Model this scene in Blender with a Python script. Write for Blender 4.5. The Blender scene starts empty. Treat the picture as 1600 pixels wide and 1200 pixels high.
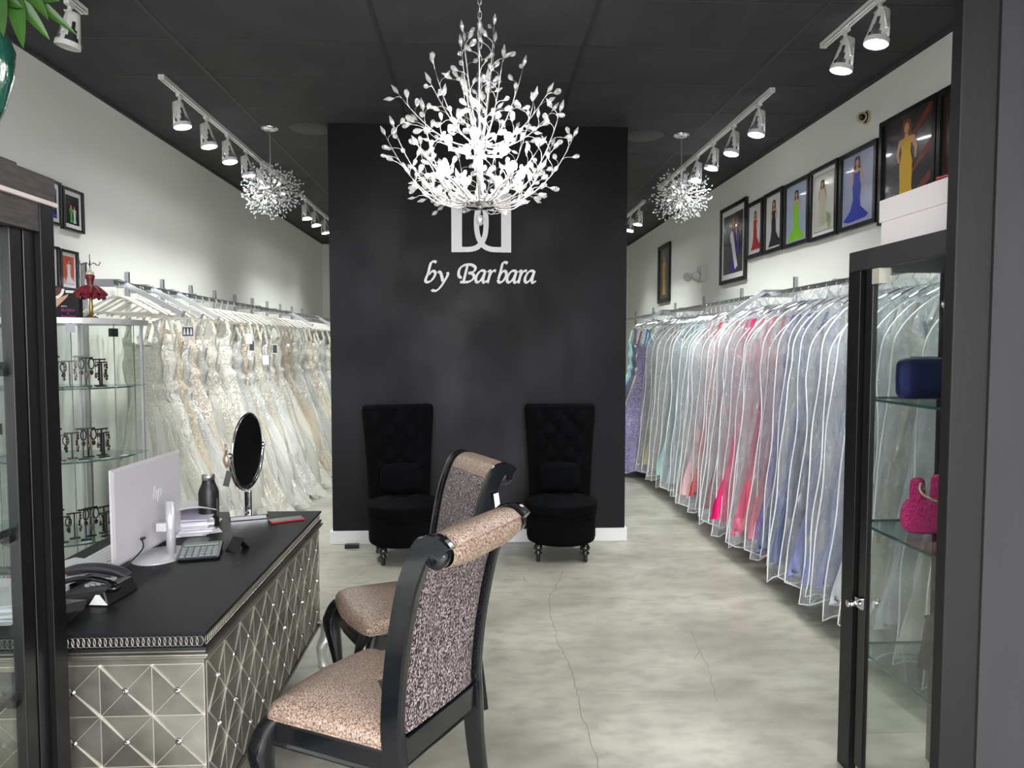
import bpy, bmesh, math, random
from mathutils import Vector, Matrix, noise as mnoise
PI = math.pi
sc = bpy.context.scene
COL = sc.collection
# ------------------------------------------------------------------ camera, world, exposure
W_PX, F_PX = 1600, 1130.0
cd = bpy.data.cameras.new('camera'); cam = bpy.data.objects.new('camera', cd); COL.objects.link(cam)
cd.sensor_fit = 'HORIZONTAL'; cd.sensor_width = 36.0; cd.lens = 36.0 * F_PX / W_PX
cd.clip_start = 0.05; cd.clip_end = 60
cam.location = (0, 0, 1.6)
cam.rotation_euler = (PI / 2 - 0.05305, 0, -0.04680)
sc.camera = cam
world = bpy.data.worlds.new('shop_world'); sc.world = world; world.use_nodes = True
wbg = world.node_tree.nodes['Background']; wbg.inputs[1].default_value = 2.3
_n = world.node_tree.nodes; _l = world.node_tree.links      # daylight of the shop front: bright above the horizon, dim pavement below
_tc = _n.new('ShaderNodeTexCoord'); _sp = _n.new('ShaderNodeSeparateXYZ'); _rp = _n.new('ShaderNodeValToRGB')
_rp.color_ramp.elements[0].position = 0.44; _rp.color_ramp.elements[0].color = (0.17, 0.17, 0.17, 1)
_rp.color_ramp.elements[1].position = 0.54; _rp.color_ramp.elements[1].color = (0.96, 0.97, 1.0, 1)
_ma = _n.new('ShaderNodeMath'); _ma.operation = 'MULTIPLY_ADD'; _ma.inputs[1].default_value = 0.5; _ma.inputs[2].default_value = 0.5
_l.new(_tc.outputs['Generated'], _sp.inputs[0]); _l.new(_sp.outputs['Z'], _ma.inputs[0]); _l.new(_ma.outputs[0], _rp.inputs[0]); _l.new(_rp.outputs[0], wbg.inputs[0])
sc.view_settings.view_transform = 'Standard'; sc.view_settings.look = 'None'
sc.view_settings.gamma = 1.0; sc.view_settings.use_curve_mapping = False
sc.view_settings.exposure = 2.3
sc.cycles.max_bounces = 12; sc.cycles.diffuse_bounces = 7; sc.cycles.glossy_bounces = 4
sc.cycles.transmission_bounces = 8; sc.cycles.transparent_max_bounces = 40
sc.cycles.sample_clamp_indirect = 4.0; sc.cycles.sample_clamp_direct = 0
sc.cycles.caustics_reflective = False; sc.cycles.caustics_refractive = False
sc.cycles.use_denoising = True
ENERGY = 1.0

# ------------------------------------------------------------------ materials
def lin(c):
    return tuple((x / 255.0 / 12.92) if x / 255.0 <= 0.04045 else ((x / 255.0 + 0.055) / 1.055) ** 2.4 for x in c)
MATS = {}
def mat(name, rgb=(128, 128, 128), rough=0.5, metal=0.0, **k):
    if name in MATS: return MATS[name]
    m = bpy.data.materials.new(name); m.use_nodes = True
    nt = m.node_tree; N = nt.nodes; L = nt.links
    b = N['Principled BSDF']; c = lin(rgb)
    b.inputs['Base Color'].default_value = (*c, 1); b.inputs['Roughness'].default_value = rough
    b.inputs['Metallic'].default_value = metal
    if 'spec' in k: b.inputs['Specular IOR Level'].default_value = k['spec']
    if 'trans' in k: b.inputs['Transmission Weight'].default_value = k['trans']
    if 'ior' in k: b.inputs['IOR'].default_value = k['ior']
    if 'coat' in k: b.inputs['Coat Weight'].default_value = k['coat']; b.inputs['Coat Roughness'].default_value = 0.05
    if 'sheen' in k: b.inputs['Sheen Weight'].default_value = k['sheen']; b.inputs['Sheen Roughness'].default_value = 0.35
    if 'sheen_tint' in k: b.inputs['Sheen Tint'].default_value = (*lin(k['sheen_tint']), 1)
    if 'emit' in k:
        b.inputs['Emission Color'].default_value = (*lin(k.get('emit_rgb', (255, 250, 240))), 1); b.inputs['Emission Strength'].default_value = k['emit']
    if 'alpha' in k: b.inputs['Alpha'].default_value = k['alpha']
    tc = None
    def coord(scale):
        nonlocal tc
        if tc is None: tc = N.new('ShaderNodeTexCoord')
        mp = N.new('ShaderNodeMapping'); mp.inputs['Scale'].default_value = scale if isinstance(scale, tuple) else (scale,) * 3
        L.new(tc.outputs['Object'], mp.inputs[0]); return mp.outputs[0]
    if 'mix' in k:          # (rgb2, scale, lo, hi [, detail])
        rgb2, s, lo, hi = k['mix'][:4]
        n = N.new('ShaderNodeTexNoise'); n.inputs['Scale'].default_value = 1; n.inputs['Detail'].default_value = k['mix'][4] if len(k['mix']) > 4 else 4
        L.new(coord(s), n.inputs['Vector'])
        r = N.new('ShaderNodeValToRGB'); r.color_ramp.elements[0].position = lo; r.color_ramp.elements[1].position = hi
        r.color_ramp.elements[0].color = (*c, 1); r.color_ramp.elements[1].color = (*lin(rgb2), 1)
        L.new(n.outputs['Fac'], r.inputs[0]); L.new(r.outputs[0], b.inputs['Base Color'])
        if 'mix2' in k:
            rgb3, s3, lo3, hi3, amt = k['mix2']
            n3 = N.new('ShaderNodeTexNoise'); n3.inputs['Scale'].default_value = 1; n3.inputs['Detail'].default_value = 2
            L.new(coord(s3), n3.inputs['Vector'])
            r3 = N.new('ShaderNodeMapRange'); r3.inputs['From Min'].default_value = lo3; r3.inputs['From Max'].default_value = hi3; r3.inputs['To Max'].default_value = amt
            mx = N.new('ShaderNodeMix'); mx.data_type = 'RGBA'
            L.new(n3.outputs['Fac'], r3.inputs['Value']); L.new(r3.outputs[0], mx.inputs['Factor'])
            L.new(r.outputs[0], mx.inputs['A']); mx.inputs['B'].default_value = (*lin(rgb3), 1)
            L.new(mx.outputs['Result'], b.inputs['Base Color'])
    if 'rmix' in k:         # (scale, r0, r1)
        s, r0, r1 = k['rmix']
        n = N.new('ShaderNodeTexNoise'); n.inputs['Scale'].default_value = 1; n.inputs['Detail'].default_value = 5; L.new(coord(s), n.inputs['Vector'])
        r = N.new('ShaderNodeMapRange'); r.inputs['From Min'].default_value = 0.35; r.inputs['From Max'].default_value = 0.65
        r.inputs['To Min'].default_value = r0; r.inputs['To Max'].default_value = r1
        L.new(n.outputs['Fac'], r.inputs['Value']); L.new(r.outputs[0], b.inputs['Roughness'])
    if 'bump' in k:         # (scale, strength, kind, distance)
        s, st = k['bump'][:2]; kind = k['bump'][2] if len(k['bump']) > 2 else 'noise'
        if kind == 'noise':
            n = N.new('ShaderNodeTexNoise'); n.inputs['Scale'].default_value = 1; n.inputs['Detail'].default_value = 4; o = n.outputs['Fac']
        elif kind == 'ridge':
            n = N.new('ShaderNodeTexVoronoi'); n.feature = 'DISTANCE_TO_EDGE'; n.inputs['Scale'].default_value = 1; o = n.outputs['Distance']
        else:
            n = N.new('ShaderNodeTexVoronoi'); n.inputs['Scale'].default_value = 1; o = n.outputs['Distance']
        L.new(coord(s), n.inputs['Vector'])
        bp = N.new('ShaderNodeBump'); bp.inputs['Strength'].default_value = st; bp.inputs['Distance'].default_value = k['bump'][3] if len(k['bump']) > 3 else 0.01
        L.new(o, bp.inputs['Height']); L.new(bp.outputs[0], b.inputs['Normal'])
    MATS[name] = m
    return m

def sheer_material(name, rgb, clear, rough=0.06, scale=(14, 14, 9), strength=0.9, milky=0.5):
    """thin clear plastic film: partly see-through, partly milky, with sharp crinkled reflections"""
    m = bpy.data.materials.new(name); m.use_nodes = True; nt = m.node_tree; N = nt.nodes; L = nt.links
    N.remove(N['Principled BSDF']); out = N['Material Output']
    tc = N.new('ShaderNodeTexCoord'); mp = N.new('ShaderNodeMapping'); mp.inputs['Scale'].default_value = scale
    L.new(tc.outputs['Object'], mp.inputs[0])
    vo = N.new('ShaderNodeTexVoronoi'); vo.feature = 'DISTANCE_TO_EDGE'; vo.inputs['Scale'].default_value = 1
    n1 = N.new('ShaderNodeTexNoise'); n1.inputs['Scale'].default_value = 1.1; n1.inputs['Detail'].default_value = 6; n1.inputs['Roughness'].default_value = .6
    n1.inputs['Distortion'].default_value = 0.8
    L.new(mp.outputs[0], n1.inputs['Vector'])
    av = N.new('ShaderNodeVectorMath'); av.operation = 'ADD'; L.new(mp.outputs[0], av.inputs[0]); L.new(n1.outputs['Color'], av.inputs[1]); L.new(av.outputs[0], vo.inputs['Vector'])
    ad = N.new('ShaderNodeMath'); ad.operation = 'MULTIPLY_ADD'; ad.inputs[1].default_value = 0.5
    L.new(vo.outputs['Distance'], ad.inputs[0]); L.new(n1.outputs['Fac'], ad.inputs[2])
    bp = N.new('ShaderNodeBump'); bp.inputs['Strength'].default_value = strength; bp.inputs['Distance'].default_value = 0.05
    L.new(ad.outputs[0], bp.inputs['Height'])
    tr = N.new('ShaderNodeBsdfTransparent'); tr.inputs[0].default_value = (0.97, 0.98, 1, 1)
    gl = N.new('ShaderNodeBsdfGlossy'); gl.inputs['Roughness'].default_value = rough; gl.inputs['Color'].default_value = (1, 1, 1, 1)
    df = N.new('ShaderNodeBsdfDiffuse'); df.inputs['Color'].default_value = (*lin(rgb), 1)
    tl = N.new('ShaderNodeBsdfTranslucent'); tl.inputs['Color'].default_value = (*lin(rgb), 1)
    for n in (gl, df): L.new(bp.outputs[0], n.inputs['Normal'])
    m1 = N.new('ShaderNodeMixShader'); m1.inputs[0].default_value = 0.4; L.new(df.outputs[0], m1.inputs[1]); L.new(tl.outputs[0], m1.inputs[2])
    m2 = N.new('ShaderNodeMixShader'); m2.inputs[0].default_value = 1 - milky; L.new(m1.outputs[0], m2.inputs[1]); L.new(gl.outputs[0], m2.inputs[2])
    m3 = N.new('ShaderNodeMixShader'); m3.inputs[0].default_value = clear; L.new(m2.outputs[0], m3.inputs[1]); L.new(tr.outputs[0], m3.inputs[2])
    L.new(m3.outputs[0], out.inputs['Surface']); MATS[name] = m
    return m

def glass_material(name, tint, refl):
    """thin pane: clear with a little reflection, so light passes without caustics"""
    m = bpy.data.materials.new(name); m.use_nodes = True; nt = m.node_tree; N = nt.nodes; L = nt.links
    N.remove(N['Principled BSDF']); out = N['Material Output']
    tr = N.new('ShaderNodeBsdfTransparent'); tr.inputs[0].default_value = (*tint, 1)
    gl = N.new('ShaderNodeBsdfGlossy'); gl.inputs['Roughness'].default_value = 0.02
    lw = N.new('ShaderNodeLayerWeight'); lw.inputs[0].default_value = 0.25
    mr = N.new('ShaderNodeMath'); mr.operation = 'MULTIPLY_ADD'; mr.inputs[1].default_value = 0.22; mr.inputs[2].default_value = refl
    L.new(lw.outputs['Fresnel'], mr.inputs[0])
    mx = N.new('ShaderNodeMixShader'); L.new(mr.outputs[0], mx.inputs[0]); L.new(tr.outputs[0], mx.inputs[1]); L.new(gl.outputs[0], mx.inputs[2])
    L.new(mx.outputs[0], out.inputs['Surface']); MATS[name] = m
    return m

# ------------------------------------------------------------------ mesh building
def rotz(a): return Matrix.Rotation(a, 4, 'Z')
class MB:
    def __init__(s): s.v = []; s.f = []; s.m = []; s.sm = []; s.mi = 0
    def add(s, vs, fs, smooth=False, M=None):
        o = len(s.v)
        s.v += [tuple(M @ Vector(p)) for p in vs] if M is not None else [tuple(p) for p in vs]
        for f in fs: s.f.append(tuple(i + o for i in f)); s.m.append(s.mi); s.sm.append(smooth)
        return s
    def box(s, lo, hi, M=None):
        (a, b, c), (d, e, f) = lo, hi
        return s.add([(a, b, c), (d, b, c), (d, e, c), (a, e, c), (a, b, f), (d, b, f), (d, e, f), (a, e, f)],
                     [(3, 2, 1, 0), (4, 5, 6, 7), (0, 1, 5, 4), (1, 2, 6, 5), (2, 3, 7, 6), (3, 0, 4, 7)], M=M)
    def tube(s, path, r, seg=8, closed=False, M=None, smooth=True, flat=1.0, caps=True):
        P = [Vector(p) for p in path]; n = len(P)
        R = r if isinstance(r, (list, tuple)) else [r] * n
        vs = []; ref = None
        for i, p in enumerate(P):
            a = P[i - 1] if (i > 0 or closed) else P[i]; b = P[(i + 1) % n] if (i < n - 1 or closed) else P[i]
            t = (b - a)
            t = t.normalized() if t.length > 1e-9 else Vector((0, 0, 1))
            if ref is None: ref = Vector((0, 0, 1)) if abs(t.z) < 0.9 else Vector((1, 0, 0))
            u = t.cross(ref)
            u = u.normalized() if u.length > 1e-6 else t.orthogonal().normalized()
            w = u.cross(t).normalized(); ref = w
            for k in range(seg):
                an = 2 * PI * k / seg
                vs.append(p + (u * math.cos(an) + w * math.sin(an) * flat) * R[i])
        fs = []
        m = n if closed else n - 1
        for i in range(m):
            j = (i + 1) % n
            for k in range(seg):
                q = (k + 1) % seg
                fs.append((i * seg + k, i * seg + q, j * seg + q, j * seg + k))
        if not closed and caps:
            fs.append(tuple(range(seg))[::-1]); fs.append(tuple(range((n - 1) * seg, n * seg)))
        return s.add(vs, fs, smooth, M)
    def lathe(s, prof, c=(0, 0, 0), seg=24, M=None, smooth=True, a0=0, a1=2 * PI):
        full = abs(a1 - a0 - 2 * PI) < 1e-6; k = seg if full else seg + 1
        vs = []; fs = []
        for (r, z) in prof:
            for i in range(k):
                a = a0 + (a1 - a0) * i / seg; vs.append((c[0] + r * math.cos(a), c[1] + r * math.sin(a), c[2] + z))
        for j in range(len(prof) - 1):
            for i in range(seg):
                q = (i + 1) % k
                fs.append((j * k + i, j * k + q, (j + 1) * k + q, (j + 1) * k + i))
        return s.add(vs, fs, smooth, M)
    def prism(s, poly, z0, z1, M=None):       # polygon in xy, extruded z0..z1
        n = len(poly)
        vs = [(x, y, z0) for x, y in poly] + [(x, y, z1) for x, y in poly]
        fs = [tuple(range(n))[::-1], tuple(range(n, 2 * n))] + [(i, (i + 1) % n, n + (i + 1) % n, n + i) for i in range(n)]
        return s.add(vs, fs, M=M)
    def grid(s, fn, nu, nv, smooth=True, wrapu=False, M=None):
        vs = [fn(i / nu, j / nv) for j in range(nv + 1) for i in range(nu if wrapu else nu + 1)]
        w = nu if wrapu else nu + 1
        fs = [(j * w + i, j * w + (i + 1) % w, (j + 1) * w + (i + 1) % w, (j + 1) * w + i) for j in range(nv) for i in range(nu)]
        return s.add(vs, fs, smooth, M)
    def ball(s, c, r, seg=12, rings=8, M=None, sc3=(1, 1, 1), smooth=True):
        def fn(u, v):
            a = 2 * PI * u; b = PI * v
            return (c[0] + r * sc3[0] * math.sin(b) * math.cos(a), c[1] + r * sc3[1] * math.sin(b) * math.sin(a), c[2] - r * sc3[2] * math.cos(b))
        return s.grid(fn, seg, rings, smooth, True, M)
    def build(s, name, mats, parent=None, loc=None, bevel=0, fixn=False):
        me = bpy.data.meshes.new(name); me.from_pydata(s.v, [], s.f)
        if not isinstance(mats, (list, tuple)): mats = [mats]
        for m in mats: me.materials.append(m)
        me.polygons.foreach_set('material_index', s.m); me.polygons.foreach_set('use_smooth', s.sm)
        if fixn:
            bm = bmesh.new(); bm.from_mesh(me); bmesh.ops.recalc_face_normals(bm, faces=bm.faces); bm.to_mesh(me); bm.free()
        me.update()
        o = bpy.data.objects.new(name, me); COL.objects.link(o)
        if parent is not None: o.parent = parent
        if loc is not None: o.location = loc
        if bevel:
            md = o.modifiers.new('bevel', 'BEVEL'); md.width = bevel; md.segments = 2; md.limit_method = 'ANGLE'; md.angle_limit = 0.7
        return o
def tag(o, label=None, cat=None, group=None, kind=None):
    if label: o['label'] = label
    if cat: o['category'] = cat
    if group: o['group'] = group
    if kind: o['kind'] = kind
    return o
def thing(name, label, cat, loc=(0, 0, 0), rz=0, group=None):
    o = bpy.data.objects.new(name, None); COL.objects.link(o); o.empty_display_size = 0.05
    o.location = loc; o.rotation_euler = (0, 0, rz)
    return tag(o, label, cat, group)
def struct(name, mb, m, **k):
    return tag(mb.build(name, m, **k), kind='structure')
def copy_tree(o, parent=None):
    c = o.copy(); COL.objects.link(c)
    if parent is not None: c.parent = parent
    for ch in list(o.children): copy_tree(ch, c)
    return c
def bez(a, b, c, n=8):
    a, b, c = Vector(a), Vector(b), Vector(c)
    return [a * (1 - t) ** 2 + b * 2 * t * (1 - t) + c * t * t for t in [i / n for i in range(n + 1)]]
def smooth_path(pts, n=6):
    P = [Vector(p) for p in pts]; out = []
    for i in range(len(P) - 1):
        p0 = P[max(i - 1, 0)]; p1 = P[i]; p2 = P[i + 1]; p3 = P[min(i + 2, len(P) - 1)]
        for k in range(n):
            t = k / n
            out.append(0.5 * ((2 * p1) + (p2 - p0) * t + (2 * p0 - 5 * p1 + 4 * p2 - p3) * t * t + (3 * p1 - p0 - 3 * p2 + p3) * t ** 3))
    out.append(P[-1]); return out
def ordn(i):
    w = ['first', 'second', 'third', 'fourth', 'fifth', 'sixth', 'seventh', 'eighth', 'ninth', 'tenth', 'eleventh', 'twelfth', 'thirteenth', 'fourteenth', 'fifteenth', 'sixteenth', 'seventeenth', 'eighteenth', 'nineteenth']
    t = {20: 'twent', 30: 'thirt', 40: 'fort', 50: 'fift', 60: 'sixt', 70: 'sevent'}
    if i < 19: return w[i]
    n = i + 1; d = n // 10 * 10
    return t[d] + ('ieth' if n % 10 == 0 else 'y-' + w[n % 10 - 1])

# shared materials
WHITE_WALL = mat('white_wall_paint', (238, 238, 234), 0.75, bump=((30, 30, 30), 0.05, 'noise', 0.004))
BLACK_WALL = mat('black_wall_paint', (17, 18, 21), 0.45, mix=((21, 22, 25), (2, 2, 1.2), .4, .7), rmix=((2.2, 2.2, 1.4), .40, .58), spec=.2, bump=((55, 55, 25), 0.08, 'noise', 0.003))
CEIL = mat('black_ceiling_tile', (68, 69, 71), 0.8, spec=.2, mix=((75, 76, 78), (3, 3, 3), .4, .7), bump=((120, 120, 120), 0.35, 'noise', 0.003))
CEIL_GRID = mat('black_ceiling_grid', (50, 51, 53), 0.6)
GROOVE = mat('dark_shadow_gap', (26, 26, 28), 0.9)
FLOORM = mat('polished_concrete', (132, 129, 119), 0.35, mix=((168, 165, 154), (1.2, 2.0, 1), .34, .66, 7), mix2=((108, 105, 98), (7, 12.0, 1), .42, .85, .65), rmix=((2.5, 3, 1), .29, .35), bump=((90, 90, 1), 0.10, 'noise', 0.002))
CRACK = mat('floor_crack_dirt', (108, 104, 98), 0.8)
TRIMW = mat('white_trim_paint', (226, 226, 226), 0.35)
CHROME = mat('polished_chrome', (225, 225, 228), 0.08, 1.0)
STEEL = mat('brushed_steel', (178, 180, 184), 0.3, 1.0)
SATIN = mat('satin_aluminium', (205, 206, 210), 0.35, 0.9)
WHITEP = mat('white_enamel', (232, 232, 230), 0.3)
BLACKP = mat('black_plastic', (13, 13, 15), 0.35)
PAPER = mat('white_paper', (232, 231, 235), 0.7)
LAMP_GLOW = mat('lit_lamp_lens', (255, 255, 250), 0.4, emit=9.0, emit_rgb=(252, 253, 255))
LAMP_OFF = mat('unlit_lamp_lens', (200, 200, 198), 0.2)
GLASS = glass_material('clear_glass', (0.965, 0.985, 0.975), 0.02)
GLASS_EDGE = mat('glass_edge', (54, 84, 78), 0.15, spec=0.8)
BLACK_FRAME = mat('black_frame_lacquer', (17, 17, 19), 0.3)
# ------------------------------------------------------------------ room shell
XL, XR, YB, YF, ZC = -2.64, 2.60, 12.5, -1.2, 3.34
struct('floor', MB().add([(XL - .1, YF, 0), (XR + .1, YF, 0), (XR + .1, YB + .1, 0), (XL - .1, YB + .1, 0), (XL - .1, YF, -.1), (XR + .1, YF, -.1), (XR + .1, YB + .1, -.1), (XL - .1, YB + .1, -.1)],
       [(0, 1, 2, 3), (7, 6, 5, 4), (4, 5, 1, 0), (5, 6, 2, 1), (6, 7, 3, 2), (7, 4, 0, 3)]), FLOORM)
floor_o = bpy.data.objects['floor']
struct('wall_left', MB().box((XL - .12, YF, 0), (XL, YB, ZC)), WHITE_WALL)
struct('wall_right', MB().box((XR, YF, 0), (XR + .12, YB, ZC)), WHITE_WALL)
struct('wall_back', MB().box((XL - .12, YB, 0), (XR + .12, YB + .12, ZC)), WHITE_WALL)
struct('ceiling', MB().box((XL - .12, YF, ZC + .012), (XR + .12, YB + .12, ZC + .1)), CEIL)
ceil_o = bpy.data.objects['ceiling']
# suspended tiles (2x4) with thin T bars between them
SX, SY = 1.17, 0.585
gx = [x for x in (-1.72 + SX * k for k in range(-1, 5)) if XL < x < XR]
tiles = MB(); bars = MB()
xs = [XL] + gx + [XR]
y = 3.71 - SY * 8
ys = []
while y < YB: ys.append(y); y += SY
ys = [v for v in ys if v > YF]
ye = [YF] + ys + [YB]
for i in range(len(xs) - 1):
    for j in range(len(ye) - 1):
        tiles.box((xs[i] + .008, ye[j] + .008, ZC + .002), (xs[i + 1] - .008, ye[j + 1] - .008, ZC + .012))
for x in gx: bars.box((x - .011, YF, ZC - .001), (x + .011, YB, ZC + .004))
for v in ys: bars.box((XL, v - .008, ZC), (XR, v + .008, ZC + .006))
tag(tiles.build('ceiling_tile_field', CEIL, ceil_o), kind='structure')
tag(bars.build('ceiling_grid', CEIL_GRID, ceil_o), kind='structure')
# small dark wall-angle under the ceiling
struct('trim_1', MB().box((XL, YF, ZC - .022), (XL + .02, YB, ZC)).box((XR - .02, YF, ZC - .022), (XR, YB, ZC)).box((XL + .02, YB - .02, ZC - .022), (XR - .02, YB, ZC)), CEIL)
# black feature wall
PX0, PX1, PY = -1.175, 1.20, 5.83
struct('wall_feature', MB().box((PX0, PY, 0), (PX1, PY + .16, ZC + .005)), BLACK_WALL)
struct('baseboard_feature', MB().box((PX0 - .018, PY - .018, 0), (PX1 + .018, PY, .105)).box((PX0 - .018, PY, 0), (PX0, PY + .178, .105)).box((PX1, PY, 0), (PX1 + .018, PY + .178, .105)).box((PX0, PY + .16, 0), (PX1, PY + .178, .105)), TRIMW, bevel=.003)
# cracks in the concrete
def at_floor(px, py):      # only used to trace the two cracks and a few scratches onto the floor plane
    a, p = 0.0468, 0.05305
    F = Vector((math.sin(a) * math.cos(p), math.cos(a) * math.cos(p), -math.sin(p))); R = Vector((math.cos(a), -math.sin(a), 0)); U = R.cross(F)
    d = F + R * ((px - 800) / F_PX) - U * ((py - 600) / F_PX); t = -1.6 / d.z
    return (d.x * t, d.y * t)
random.seed(5)
def crack(px, w):
    pts = [Vector((*at_floor(*p), 0)) for p in px]; fine = []
    for i in range(len(pts) - 1):
        n = max(2, int((pts[i + 1] - pts[i]).length / .035))
        for k in range(n):
            q = pts[i].lerp(pts[i + 1], k / n); fine.append(q + Vector((random.uniform(-1, 1), random.uniform(-1, 1), 0)) * .006)
    fine.append(pts[-1]); vs = []; fs = []
    for i, q in enumerate(fine):
        t = (fine[min(i + 1, len(fine) - 1)] - fine[max(i - 1, 0)]).normalized(); nrm = Vector((-t.y, t.x, 0)); ww = w * random.uniform(.5, 1.2)
        vs += [(q + nrm * ww)[:2] + (.0006,), (q - nrm * ww)[:2] + (.0006,)]
    fs = [(2 * i + 1, 2 * i + 3, 2 * i + 2, 2 * i) for i in range(len(fine) - 1)]
    return vs, fs
cm = MB()
for px, w in (([(880, 893), (866, 921), (858, 935), (859, 955), (872, 1003), (893, 1045), (901, 1078), (907, 1110), (923, 1155), (936, 1205)], .0014),
              ([(745, 925), (800, 926), (865, 924), (910, 932), (1010, 938), (1062, 936), (1090, 930), (1178, 926)], .0014),
              ([(1078, 985), (1103, 1035), (1116, 1075), (1120, 1095)], .0012), ([(905, 1078), (1000, 1081), (1115, 1082)], .0010),
              ([(512, 908), (560, 912), (600, 900)], .0018), ([(980, 1102), (1075, 1098)], .0009), ([(1084, 1030), (1094, 1016)], .0018), ([(818, 903), (823, 910)], .002), ([(987, 902), (997, 896)], .0012), ([(540, 913), (590, 880)], .0012)):
    vs, fs = crack(px, w); cm.add(vs, fs)
tag(cm.build('floor_cracks', CRACK, floor_o), kind='structure')

# entrance: black full-height jamb and the charcoal return wall right of it
COLM = mat('charcoal_jamb_paint', (30, 29, 29), 0.5, spec=.2, mix=((25, 24, 25), (5, 5, 1), .4, .7), bump=((60, 60, 12), .25, 'noise', .004))
GREYW = mat('charcoal_wall_paint', (52, 51, 53), 0.6, spec=.2, mix=((46, 45, 47), (6, 6, 1.3), .35, .7), bump=((50, 50, 16), .3, 'noise', .004))
struct('trim_2', MB().box((1.318, 1.955, 0), (1.424, 2.0, ZC)), COLM, bevel=.004)
struct('wall_front', MB().box((1.4245, 1.950, 0), (XR + .12, 2.0, ZC)), GREYW)

# ------------------------------------------------------------------ wall emblem and lettering, real raised pieces on the black wall
SIGN = mat('white_sign_acrylic', (238, 236, 238), 0.35)
def wall_xz(u, v):       # sign drawing units -> metres on the feature wall
    X = (640 + u / 6.668 - 747) * (PY / 1130.0) * 1.004 + .012; Z = 1.6 + (540 - (300 + v / 6.668)) * (PY / 1130.0)
    return X, Z
YS = PY - .012
def ribbon(mb, pts, nib=(14, 5), ang=38, n=7, const=None, lift=0.0):
    P = smooth_path([(a, b, 0) for a, b in pts], n); L_, R_ = [], []
    na = math.radians(ang)
    for i, p in enumerate(P):
        t = (P[min(i + 1, len(P) - 1)] - P[max(i - 1, 0)]).normalized(); nr = Vector((-t.y, t.x, 0))
        if const: w = const
        else:
            s = abs(nr.x * math.cos(na) - nr.y * math.sin(na)); w = nib[1] + (nib[0] - nib[1]) * s
        L_.append(p + nr * w); R_.append(p - nr * w)
    k = len(P); vs = []
    for yy in (YS - lift, PY):
        for q in L_ + R_:
            X, Z = wall_xz(q.x, q.y); vs.append((X, yy, Z))
    fs = []
    for i in range(k - 1):
        fs += [(i, i + 1, k + i + 1, k + i), (2 * k + i, 3 * k + i, 3 * k + i + 1, 2 * k + i + 1), (i, 2 * k + i, 2 * k + i + 1, i + 1), (k + i, k + i + 1, 3 * k + i + 1, 3 * k + i)]
    fs += [(0, k, 3 * k, 2 * k), (k - 1, 3 * k - 1, 4 * k - 1, 2 * k - 1)]
    mb.add(vs, fs)
emb = MB()
CV = 340
def bar(u0, u1, v0, v1):
    x0, z0 = wall_xz(u0, v1); x1, z1 = wall_xz(u1, v0); emb.box((x0, YS, z0), (x1, PY, z1))
half = [(530, 612), (600, 612), (655, 603), (700, 582), (742, 535), (770, 470), (781, 400), (783, 340)]
full = half + [(u, 2 * CV - v) for u, v in half[::-1][1:]]
YS -= .0006; bar(428, 536, 2 * CV - 640, 640); bar(938, 1040, 2 * CV - 640, 640); YS += .0006
ribbon(emb, full, const=26, n=4); ribbon(emb, [(1468 - u, v) for u, v in full], const=26, n=4, lift=.0012)
o = emb.build('wall_emblem', SIGN); tag(o, 'white emblem of two interlaced letter Ds on the black wall', 'wall emblem')
o = thing('wall_lettering', 'white italic lettering by Barbara on the black wall below the emblem', 'sign', (0, PY, 0))
A_ = [[(772, 832), (735, 828), (705, 850), (682, 890), (676, 925), (690, 946), (715, 937), (745, 900), (772, 840)], [(776, 828), (760, 880), (750, 925), (756, 948), (772, 944), (790, 930)]]
R__ = [[(798, 842), (818, 828), (826, 838), (815, 885), (797, 955)], [(812, 895), (835, 850), (862, 828), (884, 832)]]
B_ = [[(1003, 752), (985, 742), (962, 744), (948, 768), (930, 840), (908, 915)], [(905, 920), (915, 945), (940, 944), (968, 918), (990, 872), (985, 838), (960, 832), (928, 868), (908, 915)]]
glyphs = [
    [[(275, 742), (245, 736), (222, 748), (208, 780), (190, 850), (168, 905), (162, 935), (180, 948), (215, 935), (245, 900), (262, 862), (252, 838), (228, 838), (195, 872)]],
    [[(285, 850), (303, 842), (318, 858), (330, 900), (338, 940)], [(388, 845), (388, 875), (355, 935), (315, 995), (275, 1032), (238, 1034), (228, 1022)]],
    [[(532, 898), (510, 893), (500, 862), (508, 820), (535, 785), (580, 768), (630, 768), (668, 790), (668, 820), (640, 845), (600, 852)], [(600, 853), (645, 862), (658, 890), (640, 922), (600, 943), (555, 947), (515, 946)], [(592, 775), (575, 840), (550, 943)]],
    A_, R__, B_, [[(u + 322, v) for u, v in s] for s in A_], [[(u + 318, v) for u, v in s] for s in R__], [[(u + 506, v) for u, v in s] for s in A_]]
for g in glyphs:
    mb = MB()
    for i_, s in enumerate(g): ribbon(mb, s, nib=(16, 7.5), lift=.0005 * i_)
    mb.v = [(x, yy - PY, z) for x, yy, z in mb.v]
    mb.build('letter', SIGN, o)
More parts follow.
